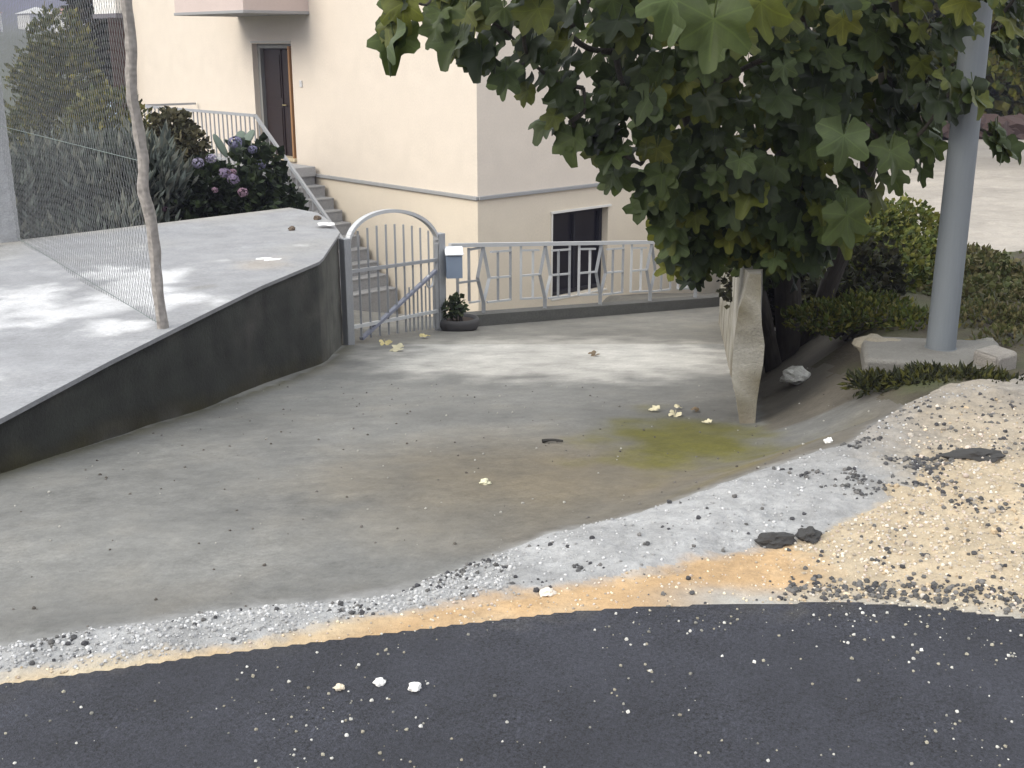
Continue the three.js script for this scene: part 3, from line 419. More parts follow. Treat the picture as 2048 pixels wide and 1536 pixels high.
// ---------------------------------------------------------------- leaves
function leafCloud(o) {                               // many small bent leaves spread through blobs, merged with a colour per leaf
  const r = RNG(o.seed), pos = [], col = [], tot = o.blobs.reduce((s, b) => s + b[3] * b[4] * b[5], 0) ;
  for (const b of o.blobs) { const n = Math.round(o.n * b[3] * b[4] * b[5] / tot); for (let i = 0; i < n; i++) {
    const d = V(r() * 2 - 1, r() * 2 - 1, r() * 2 - 1); if (d.lengthSq() > 1) { i--; continue; } const L = d.length(); d.multiplyScalar(Math.pow(L, 0.45) / (L || 1) * (0.85 + 0.7 * fbm(d.x * 2.6 + b[0] * 3, d.y * 2.6 + d.z * 2, 3, 80) + 0.25 * r() * r()));
    const p = V(b[0] + d.x * b[3], b[1] + d.y * b[4], b[2] + d.z * b[5]); if (o.floor && p.y < o.floor(p.x, -p.z)) continue;
    const s = o.size * (0.6 + 0.8 * r()), dir = V(r() - 0.5, (r() - 0.5) * 1 + (o.lift ?? 0), r() - 0.5).add(d.clone().multiplyScalar(0.5)).normalize(), side = V(r() - 0.5, r() - 0.5, r() - 0.5).cross(dir).normalize(), nn = dir.clone().cross(side);
    const w = s * (o.aspect ?? 0.45), a = p, tip = p.clone().addScaledVector(dir, s).addScaledVector(nn, -s * 0.12), m1 = p.clone().addScaledVector(dir, s * 0.5).addScaledVector(side, w), m2 = p.clone().addScaledVector(dir, s * 0.5).addScaledVector(side, -w), mid = p.clone().addScaledVector(dir, s * 0.5).addScaledVector(nn, s * 0.1);
    for (const t of [[a, m1, mid], [mid, m1, tip], [a, mid, m2], [mid, tip, m2]]) for (const q of t) pos.push(q.x, q.y, q.z);
    const k = r(), c = o.tones[Math.floor(k * o.tones.length)], j = 0.75 + 0.5 * r(); for (let q = 0; q < 12; q++) col.push(c[0] * j, c[1] * j, c[2] * j);
  } }
  const g = new THREE.BufferGeometry(); g.setAttribute('position', new THREE.Float32BufferAttribute(pos, 3)); g.setAttribute('color', new THREE.Float32BufferAttribute(col, 3)); g.computeVertexNormals(); return g;
}
const leafMat = new THREE.MeshPhysicalMaterial({ vertexColors: true, roughness: 0.8, specularIntensity: 0.35, transmission: 0.25, thickness: 0, side: THREE.DoubleSide });
const barkMat = std(0.065, 0.056, 0.044, 0.95, { map: barkTile, bumpMap: barkTile, bumpScale: 0.02 });
function bush(name, label, cat, base, blobs, n, size, tones, seed, opt = {}) {
  const g = thing(name, base); tag(g, label, cat, opt.group);
  const bl = blobs.map(b => [b[0] - base[0], b[1] - base[1], b[2] - base[2], b[3], b[4], b[5]]);
  const r = RNG(seed + 9), stems = []; for (const b of bl) for (let i = 0; i < (opt.stems ?? 2); i++) stems.push(limb([V((r() - 0.5) * 0.15, -0.08, (r() - 0.5) * 0.15), V(b[0] * 0.4 + (r() - 0.5) * 0.1, b[1] * 0.5, b[2] * 0.4), V(b[0] + (r() - 0.5) * b[3], b[1] + (r() - 0.3) * b[4] * 0.7, b[2] + (r() - 0.5) * b[5])], opt.stemR ?? 0.02, 0.006, 5, 0.1, i, 8));
  part(opt.trunk ? 'trunk' : 'stem', mergeGeometries(stems), barkMat, g);
  part(opt.trunk ? 'crown' : 'foliage', leafCloud({ blobs: bl, n, size, tones, seed, ...opt }), leafMat, g);
  return g;
}
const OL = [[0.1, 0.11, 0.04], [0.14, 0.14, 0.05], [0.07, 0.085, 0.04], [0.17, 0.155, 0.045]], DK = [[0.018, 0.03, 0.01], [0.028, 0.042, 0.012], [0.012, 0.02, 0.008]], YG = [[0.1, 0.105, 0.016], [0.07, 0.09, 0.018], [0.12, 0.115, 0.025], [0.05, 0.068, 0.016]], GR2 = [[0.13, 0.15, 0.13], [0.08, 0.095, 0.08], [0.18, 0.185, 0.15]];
// left garden, behind the terrace
bush('conifer_tree', 'tall olive green rounded conifer behind the wire netting', 'tree', [-6.55, -1.95, -17], [[-6.45, 1.62, -17, 0.45, 0.45, 0.45], [-6.52, 1.1, -17, 0.62, 0.55, 0.6], [-6.55, 0.5, -17, 0.68, 0.6, 0.6], [-6.5, -0.2, -17, 0.8, 0.6, 0.7], [-7.1, 0.25, -17.2, 0.35, 0.55, 0.4]], 9000, 0.09, OL, 101, { trunk: true, stems: 2, stemR: 0.06, aspect: 0.3, lift: 0.5 });
bush('conifer_tree', 'lower olive green conifer next to the wooden pole', 'tree', [-5.35, -1.9, -16], [[-5.5, 0.55, -16, 0.5, 0.5, 0.5], [-5.25, 0.1, -16, 0.6, 0.5, 0.5], [-5.75, 0.15, -16.1, 0.5, 0.5, 0.5]], 4500, 0.09, OL, 102, { trunk: true, stems: 2, stemR: 0.05, aspect: 0.3, lift: 0.5 });
bush('evergreen_tree', 'dark reddish green tree beside the far end of the house', 'tree', [-10.4, -2.6, -30], [[-10.45, 2.2, -30, 0.6, 1.2, 0.6], [-9.95, 1.4, -30, 0.55, 0.9, 0.6], [-10.5, 3.6, -30, 0.5, 0.9, 0.5]], 6000, 0.13, [[0.05, 0.055, 0.035], [0.07, 0.055, 0.04], [0.035, 0.045, 0.03]], 103, { trunk: true, stems: 2, stemR: 0.08 });
bush('grey_hedge', 'dark grey green hedge of strappy leaves behind the netting', 'hedge', [-4.8, -1.6, -12.7], [[-5.5, -0.1, -12.3, 0.5, 0.5, 0.45], [-5.05, 0.05, -12.6, 0.5, 0.5, 0.45], [-4.6, 0.08, -12.8, 0.5, 0.5, 0.45], [-4.15, 0.05, -13, 0.45, 0.5, 0.45], [-4.7, -0.5, -12.4, 1, 0.4, 0.4]], 6000, 0.2, GR2, 104, { aspect: 0.12, lift: 1.0, stems: 3 });
bush('brown_shrub', 'brownish green shrub beside the wooden pole', 'shrub', [-4.1, -1.75, -14.1], [[-4.15, 0.55, -14.2, 0.28, 0.3, 0.3], [-3.95, 0.35, -14, 0.32, 0.3, 0.3], [-4.25, 0.15, -14.2, 0.4, 0.35, 0.3]], 2500, 0.08, [[0.07, 0.065, 0.035], [0.05, 0.05, 0.025], [0.09, 0.08, 0.04]], 105);
const hyd = bush('flowering_shrub', 'dark green shrub with lilac and pink flower heads', 'shrub', [-3.5, -1.7, -13.6], [[-4.0, -0.12, -13.3, 0.42, 0.4, 0.4], [-3.6, -0.15, -13.5, 0.45, 0.42, 0.4], [-3.2, -0.28, -13.7, 0.4, 0.4, 0.4], [-2.95, -0.4, -14.1, 0.35, 0.4, 0.4], [-3.05, 0.1, -14, 0.28, 0.35, 0.3], [-3.6, -0.7, -13.4, 0.9, 0.4, 0.5]], 7000, 0.1, DK, 106);
{
  const mats = { l: std(0.2, 0.18, 0.25, 0.8), p: std(0.2, 0.12, 0.16, 0.8), v: std(0.13, 0.125, 0.2, 0.8), m: std(0.17, 0.13, 0.2, 0.8) }, geos = [1, 2, 3].map(s => { const r = RNG(s * 77), gs = []; for (let i = 0; i < 70; i++) { const d = V(r() - 0.5, r() - 0.35, r() - 0.5).normalize(), c = new THREE.CircleGeometry(0.019, 5); c.lookAt(d.clone().add(V((r() - 0.5) * 0.8, (r() - 0.5) * 0.8, (r() - 0.5) * 0.8))); c.translate(d.x * 0.085, d.y * 0.07, d.z * 0.085); gs.push(c); } return mergeGeometries(gs); });
  for (const m of Object.values(mats)) m.side = THREE.DoubleSide;
  [[-3.52, 0.33, -13.0, 'l', 1.1], [-3.42, 0.36, -13.2, 'l', 1], [-3.25, 0.21, -13.1, 'm', 1.1], [-3.16, 0.14, -13.1, 'm', 1.1], [-3.2, 0.2, -13.25, 'p', 0.8], [-3.06, -0.01, -13.1, 'p', 1], [-3.23, 0.51, -13.6, 'v', 1.3], [-3.0, 0.23, -13.8, 'v', 1.1], [-3.9, -0.17, -12.9, 'p', 0.6], [-3.35, 0.03, -13.0, 'p', 0.6], [-3.05, 0.42, -13.7, 'v', 0.9]].forEach(([x, y, z, k, s], i) => { const f = part('flower_head', geos[i % 3], mats[k], hyd, [x + 3.5, y + 1.7, z + 13.6]); f.scale.setScalar(s * 0.72); f.rotation.y = i; });
}
{ // tall leaves of a garden plant by the landing
  const g = thing('leafy_plant', [-3.5, -1.7, -14.6]); tag(g, 'tall grey green plant with broad upright leaves by the landing', 'plant'); const r = RNG(31);
  part('stem', mergeGeometries([0, 1, 2].map(i => limb([V(0, 0, 0), V(0.05 * i, 1, 0.05), V(0.1 - 0.14 * i, 2.15 - 0.2 * i, 0.1)], 0.03, 0.015, 6, 0.1, i, 10))), std(0.1, 0.11, 0.07), g);
  const lf = std(0.1, 0.13, 0.1, 0.7, { side: THREE.DoubleSide }); for (let i = 0; i < 12; i++) { const s = new THREE.SphereGeometry(0.16, 8, 6); s.scale(0.5, 1.1, 0.12); s.translate(0, 0.13, 0); const a = i * 2.4; s.rotateX(0.5 + 0.5 * r()); s.rotateY(a); s.translate((r() - 0.5) * 0.35, 1.55 + 0.6 * r(), (r() - 0.5) * 0.3); part('leaf', s, lf, g); }
}
// right side: low shrubs and weeds about the lamp pole
const SH = [[0.105, 0.118, 0.02], [0.075, 0.096, 0.02], [0.14, 0.14, 0.028], [0.05, 0.068, 0.016]], WD = [[0.09, 0.095, 0.03], [0.065, 0.076, 0.024], [0.125, 0.115, 0.045], [0.14, 0.12, 0.055]];
bush('green_shrub', 'bright green shrub left of the lamp pole', 'shrub', [3.05, -0.3, -9.6], [[2.65, -0.05, -9.2, 0.4, 0.3, 0.4], [3.0, 0.05, -9.8, 0.45, 0.26, 0.4], [3.4, 0.05, -10.1, 0.4, 0.22, 0.4], [3.25, -0.12, -9.2, 0.4, 0.24, 0.4], [2.9, -0.15, -8.7, 0.4, 0.22, 0.4]], 9000, 0.05, SH, 111, { stems: 3 });
bush('low_shrub', 'low olive shrub right of the lamp pole', 'shrub', [3.75, -0.3, -8.8], [[3.6, -0.15, -9.0, 0.45, 0.2, 0.45], [4.05, -0.22, -8.7, 0.5, 0.17, 0.45], [3.4, -0.2, -8.2, 0.4, 0.16, 0.4], [4.5, -0.28, -8.6, 0.5, 0.15, 0.5], [3.9, -0.22, -7.8, 0.5, 0.14, 0.4]], 9000, 0.05, WD, 112, { stems: 3 });
bush('dark_shrub', 'undergrowth under the fig tree with the shade put into its dark leaf colour', 'shrub', [2.45, -0.3, -8.8], [[2.3, -0.1, -9.3, 0.45, 0.4, 0.5], [2.6, -0.12, -8.5, 0.32, 0.3, 0.4], [2.1, -0.25, -9.4, 0.35, 0.4, 0.4]], 5500, 0.06, [[0.022, 0.024, 0.01], [0.014, 0.015, 0.007], [0.034, 0.032, 0.014]], 113);  // near-black leaf tones carry the shade below the fig crown
bush('weed_clump', 'yellowish weeds beside the concrete pole base', 'weeds', [2.2, -0.2, -7.45], [[2.1, -0.16, -7.5, 0.26, 0.1, 0.25], [2.4, -0.13, -7.5, 0.3, 0.12, 0.25], [2.6, -0.12, -7.2, 0.2, 0.08, 0.2]], 2400, 0.045, YG, 114, { aspect: 0.25, lift: 0.5 });
bush('weed_clump', 'brownish weeds right of the lamp pole foot', 'weeds', [3.2, -0.14, -7.2], [[3.05, -0.14, -7.3, 0.32, 0.12, 0.3], [3.5, -0.14, -7.2, 0.4, 0.12, 0.35], [3.05, -0.12, -6.7, 0.25, 0.08, 0.2], [3.3, -0.13, -6.4, 0.3, 0.06, 0.2]], 3200, 0.045, WD, 115, { aspect: 0.25, lift: 0.5 });
bush('grass_tuft', 'dark mossy grass tuft in front of the pole base', 'grass', [2.3, -0.16, -5.9], [[2.0, -0.18, -6.0, 0.16, 0.04, 0.12], [2.25, -0.15, -5.93, 0.2, 0.06, 0.14], [2.45, -0.14, -5.83, 0.2, 0.07, 0.12], [2.62, -0.15, -5.75, 0.16, 0.05, 0.1], [2.35, -0.16, -5.75, 0.2, 0.04, 0.1]], 3200, 0.055, [[0.035, 0.04, 0.012], [0.06, 0.06, 0.012], [0.02, 0.024, 0.01]], 116, { aspect: 0.16, lift: 0.35 });
// trees beyond the dirt lot and at the right edge
const RT = [['yellow green broadleaf tree at the right edge behind the lamp pole', [11, -0.6, -22], [[9.6, 2.5, -22, 1.3, 1.4, 1.2], [10.3, 1.5, -22.2, 1.2, 0.9, 1.1], [11.6, 2.2, -22.5, 1.5, 1.3, 1.3], [10.4, 4.2, -22.3, 1.8, 1.4, 1.6]], 9000, 0.15, YG, 121],
  ['tall green tree across the dirt lot behind the fig', [8.5, -0.9, -33], [[7.2, 1.4, -33, 2.4, 2.1, 2], [10.4, 1.4, -34, 2.6, 2.2, 2], [9, 4, -33, 3, 2.2, 2]], 9000, 0.3, OL, 122],
  ['broad green tree across the dirt lot at the far right', [15, -1, -35], [[13.4, 1.4, -34.5, 2.6, 2.1, 2], [16.6, 1.4, -35, 2.8, 2.2, 2], [15, 4, -35, 3, 2.2, 2]], 9000, 0.3, YG, 123],
  ['green tree at the back of the lot beside the house', [5.6, -0.9, -30], [[5, 1.6, -30, 1.8, 2.2, 1.6], [6.8, 1.6, -31, 1.8, 2.4, 1.8]], 5000, 0.28, OL, 124]];
for (const [l, b, bl, n, s, t, sd] of RT) bush('broadleaf_tree', l, 'tree', b, bl, n, s, t, sd, { trunk: true, stems: 2, stemR: 0.14 });
{ // low dark bank wall under those trees
  const gs = []; const r = RNG(64); for (let i = 0; i < 40; i++) { const s = stone(0.45 + 0.25 * r(), i * 1.7, 0.65, 1); s.translate(9.5 + i * 0.28 + (r() - 0.5) * 0.2, -0.7 + 0.25 * r(), -31.6 - 0.02 * i + (r() - 0.5) * 0.5); gs.push(s); }
  tag(part('stone_bank', mergeGeometries(gs), std(0.07, 0.045, 0.04, 0.95), scene), 'dark reddish stone bank at the back of the dirt lot', 'bank', null, 'stuff');
}

// ---------------------------------------------------------------- fig tree
function figLeaf(seed, lob) {
  const r = RNG(seed), N = 40, lobes = [[0, 1, 0.33], [0.9, 0.92, 0.33], [-0.9, 0.92, 0.33], [1.85, 0.7, 0.46], [-1.85, 0.7, 0.46]].map(([a, l, w]) => [a + (r() - 0.5) * 0.12, l * (0.9 + 0.2 * r()), w]);
  const pos = [], idx = [], uv = [], out = []; for (let i = 0; i <= N; i++) { const th = mix(-2.75, 2.75, i / N); let R = 0.5; for (const [a, l, w] of lobes) R = Math.max(R, 0.5 + (l - 0.5) * Math.exp(-Math.pow(Math.abs((th - a) / (w * lob)), 2.6)) ); R *= 1 + 0.03 * Math.sin(th * 19 + seed); out.push([Math.sin(th) * R * 0.66, Math.cos(th) * R * 0.7 + 0.0]); }
  const q1 = (r() - 0.5) * 0.5, q2 = 0.1 + 0.4 * r(); const z = (x, y) => (0.1 + 0.25 * ((seed * 0.37) % 1)) * Math.abs(x) - q2 * y * Math.max(0, y) + 0.06 * Math.sin(x * 8 + seed) + 0.05 * Math.sin(y * 9 + seed * 2) - (0.12 + q1 * 0.5) * x * x + q1 * x * y;
  const vert = (x, y) => { pos.push(x, y + 0.12, z(x, y)); uv.push(x + 0.5, y + 0.5); return pos.length / 3 - 1; };
  const c0 = vert(0, 0), ring = [0.5, 1].map(k => out.map(([x, y]) => vert(x * k, y * k)));
  for (let i = 0; i < N; i++) { idx.push(c0, ring[0][i + 1], ring[0][i], ring[0][i], ring[0][i + 1], ring[1][i + 1], ring[0][i], ring[1][i + 1], ring[1][i]); }
  const g = new THREE.BufferGeometry(); g.setAttribute('position', new THREE.Float32BufferAttribute(pos, 3)); g.setAttribute('uv', new THREE.Float32BufferAttribute(uv, 2)); g.setIndex(idx); g.computeVertexNormals();
  const st = new THREE.CylinderGeometry(0.012, 0.016, 0.34, 4); st.rotateX(-0.5); st.translate(0, 0.0, 0.09); st.translate(0, -0.05, 0); st.deleteAttribute('normal'); g.deleteAttribute('normal');
  const m = mergeGeometries([g.toNonIndexed(), st.toNonIndexed()].map(q => q)); const w = mergeVertices(m); w.computeVertexNormals(); return w;
}
const veinTile = tile(256, (u, v) => { const x = u - 0.5, y = v - 0.5, a = Math.atan2(x, y), R = Math.hypot(x, y); let k = 0.74 + 0.25 * wrapN(u, v, 7, 90); for (const t of [0, 0.95, -0.95, 1.9, -1.9]) { const d = Math.abs(Math.sin(a - t)) * R; if (Math.cos(a - t) > 0 && d < 0.012) k = 1; const al = Math.cos(a - t) * R; if (Math.cos(a - t) > 0.8 && Math.abs(((al * 11 - d * 9) % 1 + 1) % 1 - 0.5) < 0.06) k += 0.1; } return [k * 0.97, k, k * 0.92]; });
{
  const base = [2.05, -0.75, -8.3], fig = thing('fig_tree', base); tag(fig, 'spreading fig tree with large dark lobed leaves overhanging the driveway', 'tree');
  const B = V(...base), rel = (x, y, z) => V(x, y, z).sub(B);
  part('trunk', limb([rel(2.08, -0.85, -8.32), rel(2.0, -0.1, -8.15), rel(1.88, 0.5, -7.9), rel(1.75, 1.1, -7.5), rel(1.6, 1.8, -7.2), rel(1.4, 2.6, -7)], 0.1, 0.045, 10, 0.25, 1, 30), barkMat, fig);
  part('trunk', limb([rel(2.15, -0.8, -8.4), rel(2.3, 0.0, -8.1), rel(2.4, 0.8, -7.8), rel(2.35, 1.7, -7.4), rel(2.3, 2.5, -7.1)], 0.075, 0.035, 9, 0.25, 2, 26), barkMat, fig);
  part('trunk', limb([rel(1.98, -0.8, -8.25), rel(1.75, -0.1, -8.0), rel(1.5, 0.35, -7.7), rel(1.2, 0.85, -7.2), rel(0.9, 1.5, -6.8)], 0.07, 0.03, 9, 0.25, 3, 26), barkMat, fig);
  // clusters of leaves at branch ends: x, y, z, spread
  const C = [[-0.47, 1.74, -5.2, 0.05], [-0.5, 1.62, -5.2, 0.05], [-0.36, 1.76, -5.5, 0.12], [-0.28, 1.6, -5.8, 0.15], [-0.14, 1.46, -5.9, 0.14], [-0.2, 1.76, -6.2, 0.2], [-0.02, 1.6, -6.3, 0.2], [0.09, 1.46, -6.2, 0.18], [0.1, 1.78, -6.0, 0.2], [0.28, 1.62, -6.6, 0.24], [0.38, 1.32, -6.3, 0.16], [0.31, 1.14, -6.3, 0.13], [0.48, 1.12, -6.4, 0.16], [0.44, 1.8, -6.8, 0.25], [0.57, 1.5, -6.6, 0.24], [0.67, 1.25, -6.4, 0.2], [0.83, 1.0, -6.7, 0.2], [0.71, 1.72, -6.2, 0.25], [0.84, 1.6, -5.6, 0.2], [1.0, 1.34, -6.4, 0.25], [1.03, 0.72, -7.0, 0.2], [1.19, 0.46, -7.2, 0.2], [1.19, 1.0, -6.6, 0.25], [1.07, 1.74, -5.9, 0.25], [1.27, 1.44, -6.3, 0.26], [1.51, 1.1, -6.8, 0.28], [1.42, 0.62, -7.2, 0.24], [1.52, 1.68, -6.3, 0.28], [1.7, 1.4, -6.5, 0.28], [1.8, 0.94, -7.0, 0.28], [1.89, 0.62, -6.8, 0.2], [1.79, 0.64, -7.4, 0.26], [1.97, 1.74, -6.6, 0.28], [2.12, 1.45, -6.8, 0.28], [2.30, 1.22, -7.0, 0.22], [2.26, 1.63, -6.6, 0.25], [2.44, 1.36, -6.9, 0.22], [2.50, 1.08, -7.3, 0.12], [2.31, 1.8, -6.2, 0.22], [2.85, 1.02, -6.9, 0.1], [2.08, 1.12, -7.2, 0.26], [1.36, 0.34, -7.4, 0.14], [1.1, 1.2, -7.3, 0.35], [1.6, 1.4, -7.6, 0.4], [2.1, 1.5, -7.7, 0.35], [0.7, 1.6, -7.2, 0.3], [1.9, 0.5, -7.7, 0.25], [1.5, 0.8, -7.8, 0.3], [0.93, 0.72, -6.9, 0.17], [1.08, 0.6, -7.0, 0.19], [1.22, 0.62, -7.0, 0.22], [1.2, 0.36, -7.3, 0.15], [0.52, 1.02, -6.4, 0.14], [0.72, 0.9, -6.5, 0.15], [1.5, 0.5, -7.1, 0.2], [1.68, 0.6, -7.0, 0.2], [1.62, 0.36, -7.2, 0.14], [1.85, 0.4, -7.2, 0.16], [1.34, 0.85, -6.7, 0.25], [2.3, 1.3, -6.2, 0.16], [2.2, 1.0, -6.5, 0.17], [2.12, 0.78, -7.0, 0.18], [1.62, 0.3, -7.0, 0.12], [1.48, 0.34, -7.3, 0.14], [1.75, 0.42, -6.9, 0.15], [1.02, 0.42, -7.2, 0.15], [1.12, 0.25, -7.3, 0.13], [0.94, 0.58, -7.1, 0.14], [1.24, 0.12, -7.5, 0.1], [1.72, 0.18, -7.5, 0.16], [1.95, 0.2, -7.5, 0.16], [2.8, 1.8, -6.7, 0.18], [3.0, 1.65, -7.3, 0.2], [1.65, 0.12, -7.9, 0.2]];
  for (const [x, y, z] of [[0.0, 2.15, -5.9], [0.4, 2.2, -6.2], [0.8, 2.3, -5.8], [1.2, 2.3, -6.2], [1.6, 2.3, -6.5], [2.0, 2.3, -6.6], [2.4, 2.2, -6.7], [0.9, 2.5, -6.9], [1.4, 2.7, -7], [2.0, 2.7, -7.2], [1.6, 2.2, -5.4], [-0.2, 2.1, -5.6]]) C.push([x, y, z, 0.32]);
  const r = RNG(2024), tips = [[1.75, 1.1, -7.5], [1.6, 1.8, -7.2], [2.4, 0.8, -7.8], [2.35, 1.7, -7.4], [1.2, 0.85, -7.2], [0.9, 1.5, -6.8], [1.4, 2.6, -7]];
  const nodes = tips.map(t => ({ p: V(...t), len: 0 })), todo = C.map(([x, y, z]) => V(x, y + 0.06, z));   // every leafy end grows from the nearest wood
  while (todo.length) { let bi = 0, bn = nodes[0], bd = 1e9; todo.forEach((p, i) => nodes.forEach(n => { const d = n.p.distanceTo(p) + 0.12 * n.len; if (d < bd) { bd = d; bi = i; bn = n; } }));
    const p = todo.splice(bi, 1)[0], d = bn.p.distanceTo(p), side = V(0.1 * (r() - 0.5), -0.12 * d, 0.1 * (r() - 0.5)), R0 = Math.max(0.006, 0.02 - 0.005 * bn.len);
    part('branch', limb([bn.p.clone().sub(B), bn.p.clone().lerp(p, 0.5).add(side).sub(B), p.clone().sub(B)], R0, Math.max(0.005, R0 - 0.006 * d - 0.002), 6, 0.2, nodes.length, 8), barkMat, fig); nodes.push({ p, len: bn.len + d }); }
  const geos = [1, 2, 3, 4, 5, 6, 7].map(s => figLeaf(s, s % 3 === 2 ? 1.3 : 0.95));
  const tones = [[0.042, 0.064, 0.012], [0.064, 0.09, 0.016], [0.022, 0.036, 0.008], [0.1, 0.114, 0.011], [0.15, 0.155, 0.016], [0.08, 0.112, 0.036]];
  const fm = tones.map(c => new THREE.MeshPhysicalMaterial({ color: srgb(...c), map: veinTile, roughness: 0.62, specularIntensity: 0.6, transmission: 0.3, thickness: 0, side: THREE.DoubleSide }));
  const mInst = new THREE.MeshPhysicalMaterial({ color: 0xffffff, map: veinTile, roughness: 0.65, specularIntensity: 0.45, transmission: 0.3, thickness: 0, side: THREE.DoubleSide });
  const list = [], cen = V(1.5, 1.3, -7.6), M4 = new THREE.Matrix4(), add = (p, tip, nrm, size, tone) => { const y = tip.normalize(), zz = nrm.sub(y.clone().multiplyScalar(nrm.dot(y))).normalize(), xx = y.clone().cross(zz); M4.makeBasis(xx, y, zz).scale(V(size, size, size)).setPosition(p.clone().sub(B)); list.push({ m: M4.clone(), g: Math.floor(r() * 7), t: tone, d: p.distanceTo(camera.position) }); };
  for (const [x, y, z, s] of C) { const n = s < 0.08 ? 3 : Math.round((6 + 195 * s * s) * (x < 0.35 ? 0.62 : x < 0.9 ? 0.85 : 1.08)); for (let i = 0; i < n; i++) {
    const d = V(r() * 2 - 1, r() * 2 - 1, r() * 2 - 1); if (d.lengthSq() > 1) { i--; continue; }
    const p = V(x + d.x * s, y + 0.07 + d.y * s * 0.9, z + d.z * s), out = p.clone().sub(cen).setY(0).normalize(), rnd = () => r() - 0.5;
    const tip = V(out.x * 0.45 + rnd() * 0.8, -0.75 + rnd() * 0.7, out.z * 0.45 + rnd() * 0.8), nrm = V(out.x * 0.7 + rnd() * 0.7, 0.65 + rnd() * 0.4, out.z * 0.7 + 0.25 + rnd() * 0.7);
    const k = r(); add(p, tip, nrm, (0.11 + 0.125 * r()) * (y > 1.9 ? 1.15 : 1), k < 0.3 ? 0 : k < 0.52 ? 1 : k < 0.74 ? 2 : k < 0.87 ? 3 : k < 0.92 ? 4 : 5);
  } }
  // a few single leaves at the driveway side
  add(V(-0.47, 1.8, -5.15), V(0.05, -1, 0.15), V(-0.35, 0.2, 0.9), 0.22, 3); add(V(-0.5, 1.66, -5.15), V(-0.25, -1, 0.1), V(-0.9, 0.3, 0.35), 0.26, 5);
  add(V(0.84, 1.74, -5.0), V(-0.05, -1, 0.25), V(0.05, 0.35, 0.9), 0.33, 1); add(V(0.68, 1.82, -5.1), V(-0.3, -1, 0.2), V(-0.2, 0.35, 0.9), 0.28, 5); add(V(1.05, 1.8, -5.2), V(0.3, -1, 0.2), V(0.2, 0.5, 0.8), 0.28, 3);
  add(V(1.85, 0.72, -6.4), V(0.25, -1, 0.2), V(0.1, 0.5, 0.8), 0.3, 1); add(V(1.68, 1.2, -5.9), V(-0.1, -1, 0.2), V(0.1, 0.5, 0.9), 0.3, 5); add(V(1.98, 1.1, -6.1), V(0.2, -1, 0.3), V(0.3, 0.6, 0.7), 0.28, 1);
  const fr = new THREE.Frustum().setFromProjectionMatrix((camera.updateMatrixWorld(), camera.updateProjectionMatrix(), new THREE.Matrix4().multiplyMatrices(camera.projectionMatrix, camera.matrixWorldInverse)));
  for (const l of list) { const p = V().setFromMatrixPosition(l.m).add(B); l.d -= 0; l.seen = fr.containsPoint(p); }
  list.sort((a, b) => (b.seen - a.seen) || (a.d - b.d));
  for (const l of list.slice(0, 295)) { const m = shadow(new THREE.Mesh(geos[l.g], fm[l.t])); m.name = 'leaf'; m.applyMatrix4(l.m); fig.add(m); }
  for (let k = 0; k < 7; k++) { const q = list.slice(295).filter(l => l.g === k), im = shadow(new THREE.InstancedMesh(geos[k], mInst, q.length)); q.forEach((l, i) => { im.setMatrixAt(i, l.m); im.setColorAt(i, srgb(...tones[l.t])); }); im.name = 'foliage'; im.userData.kind = 'stuff'; fig.add(im); }
  console.log('fig leaves', list.length);
}

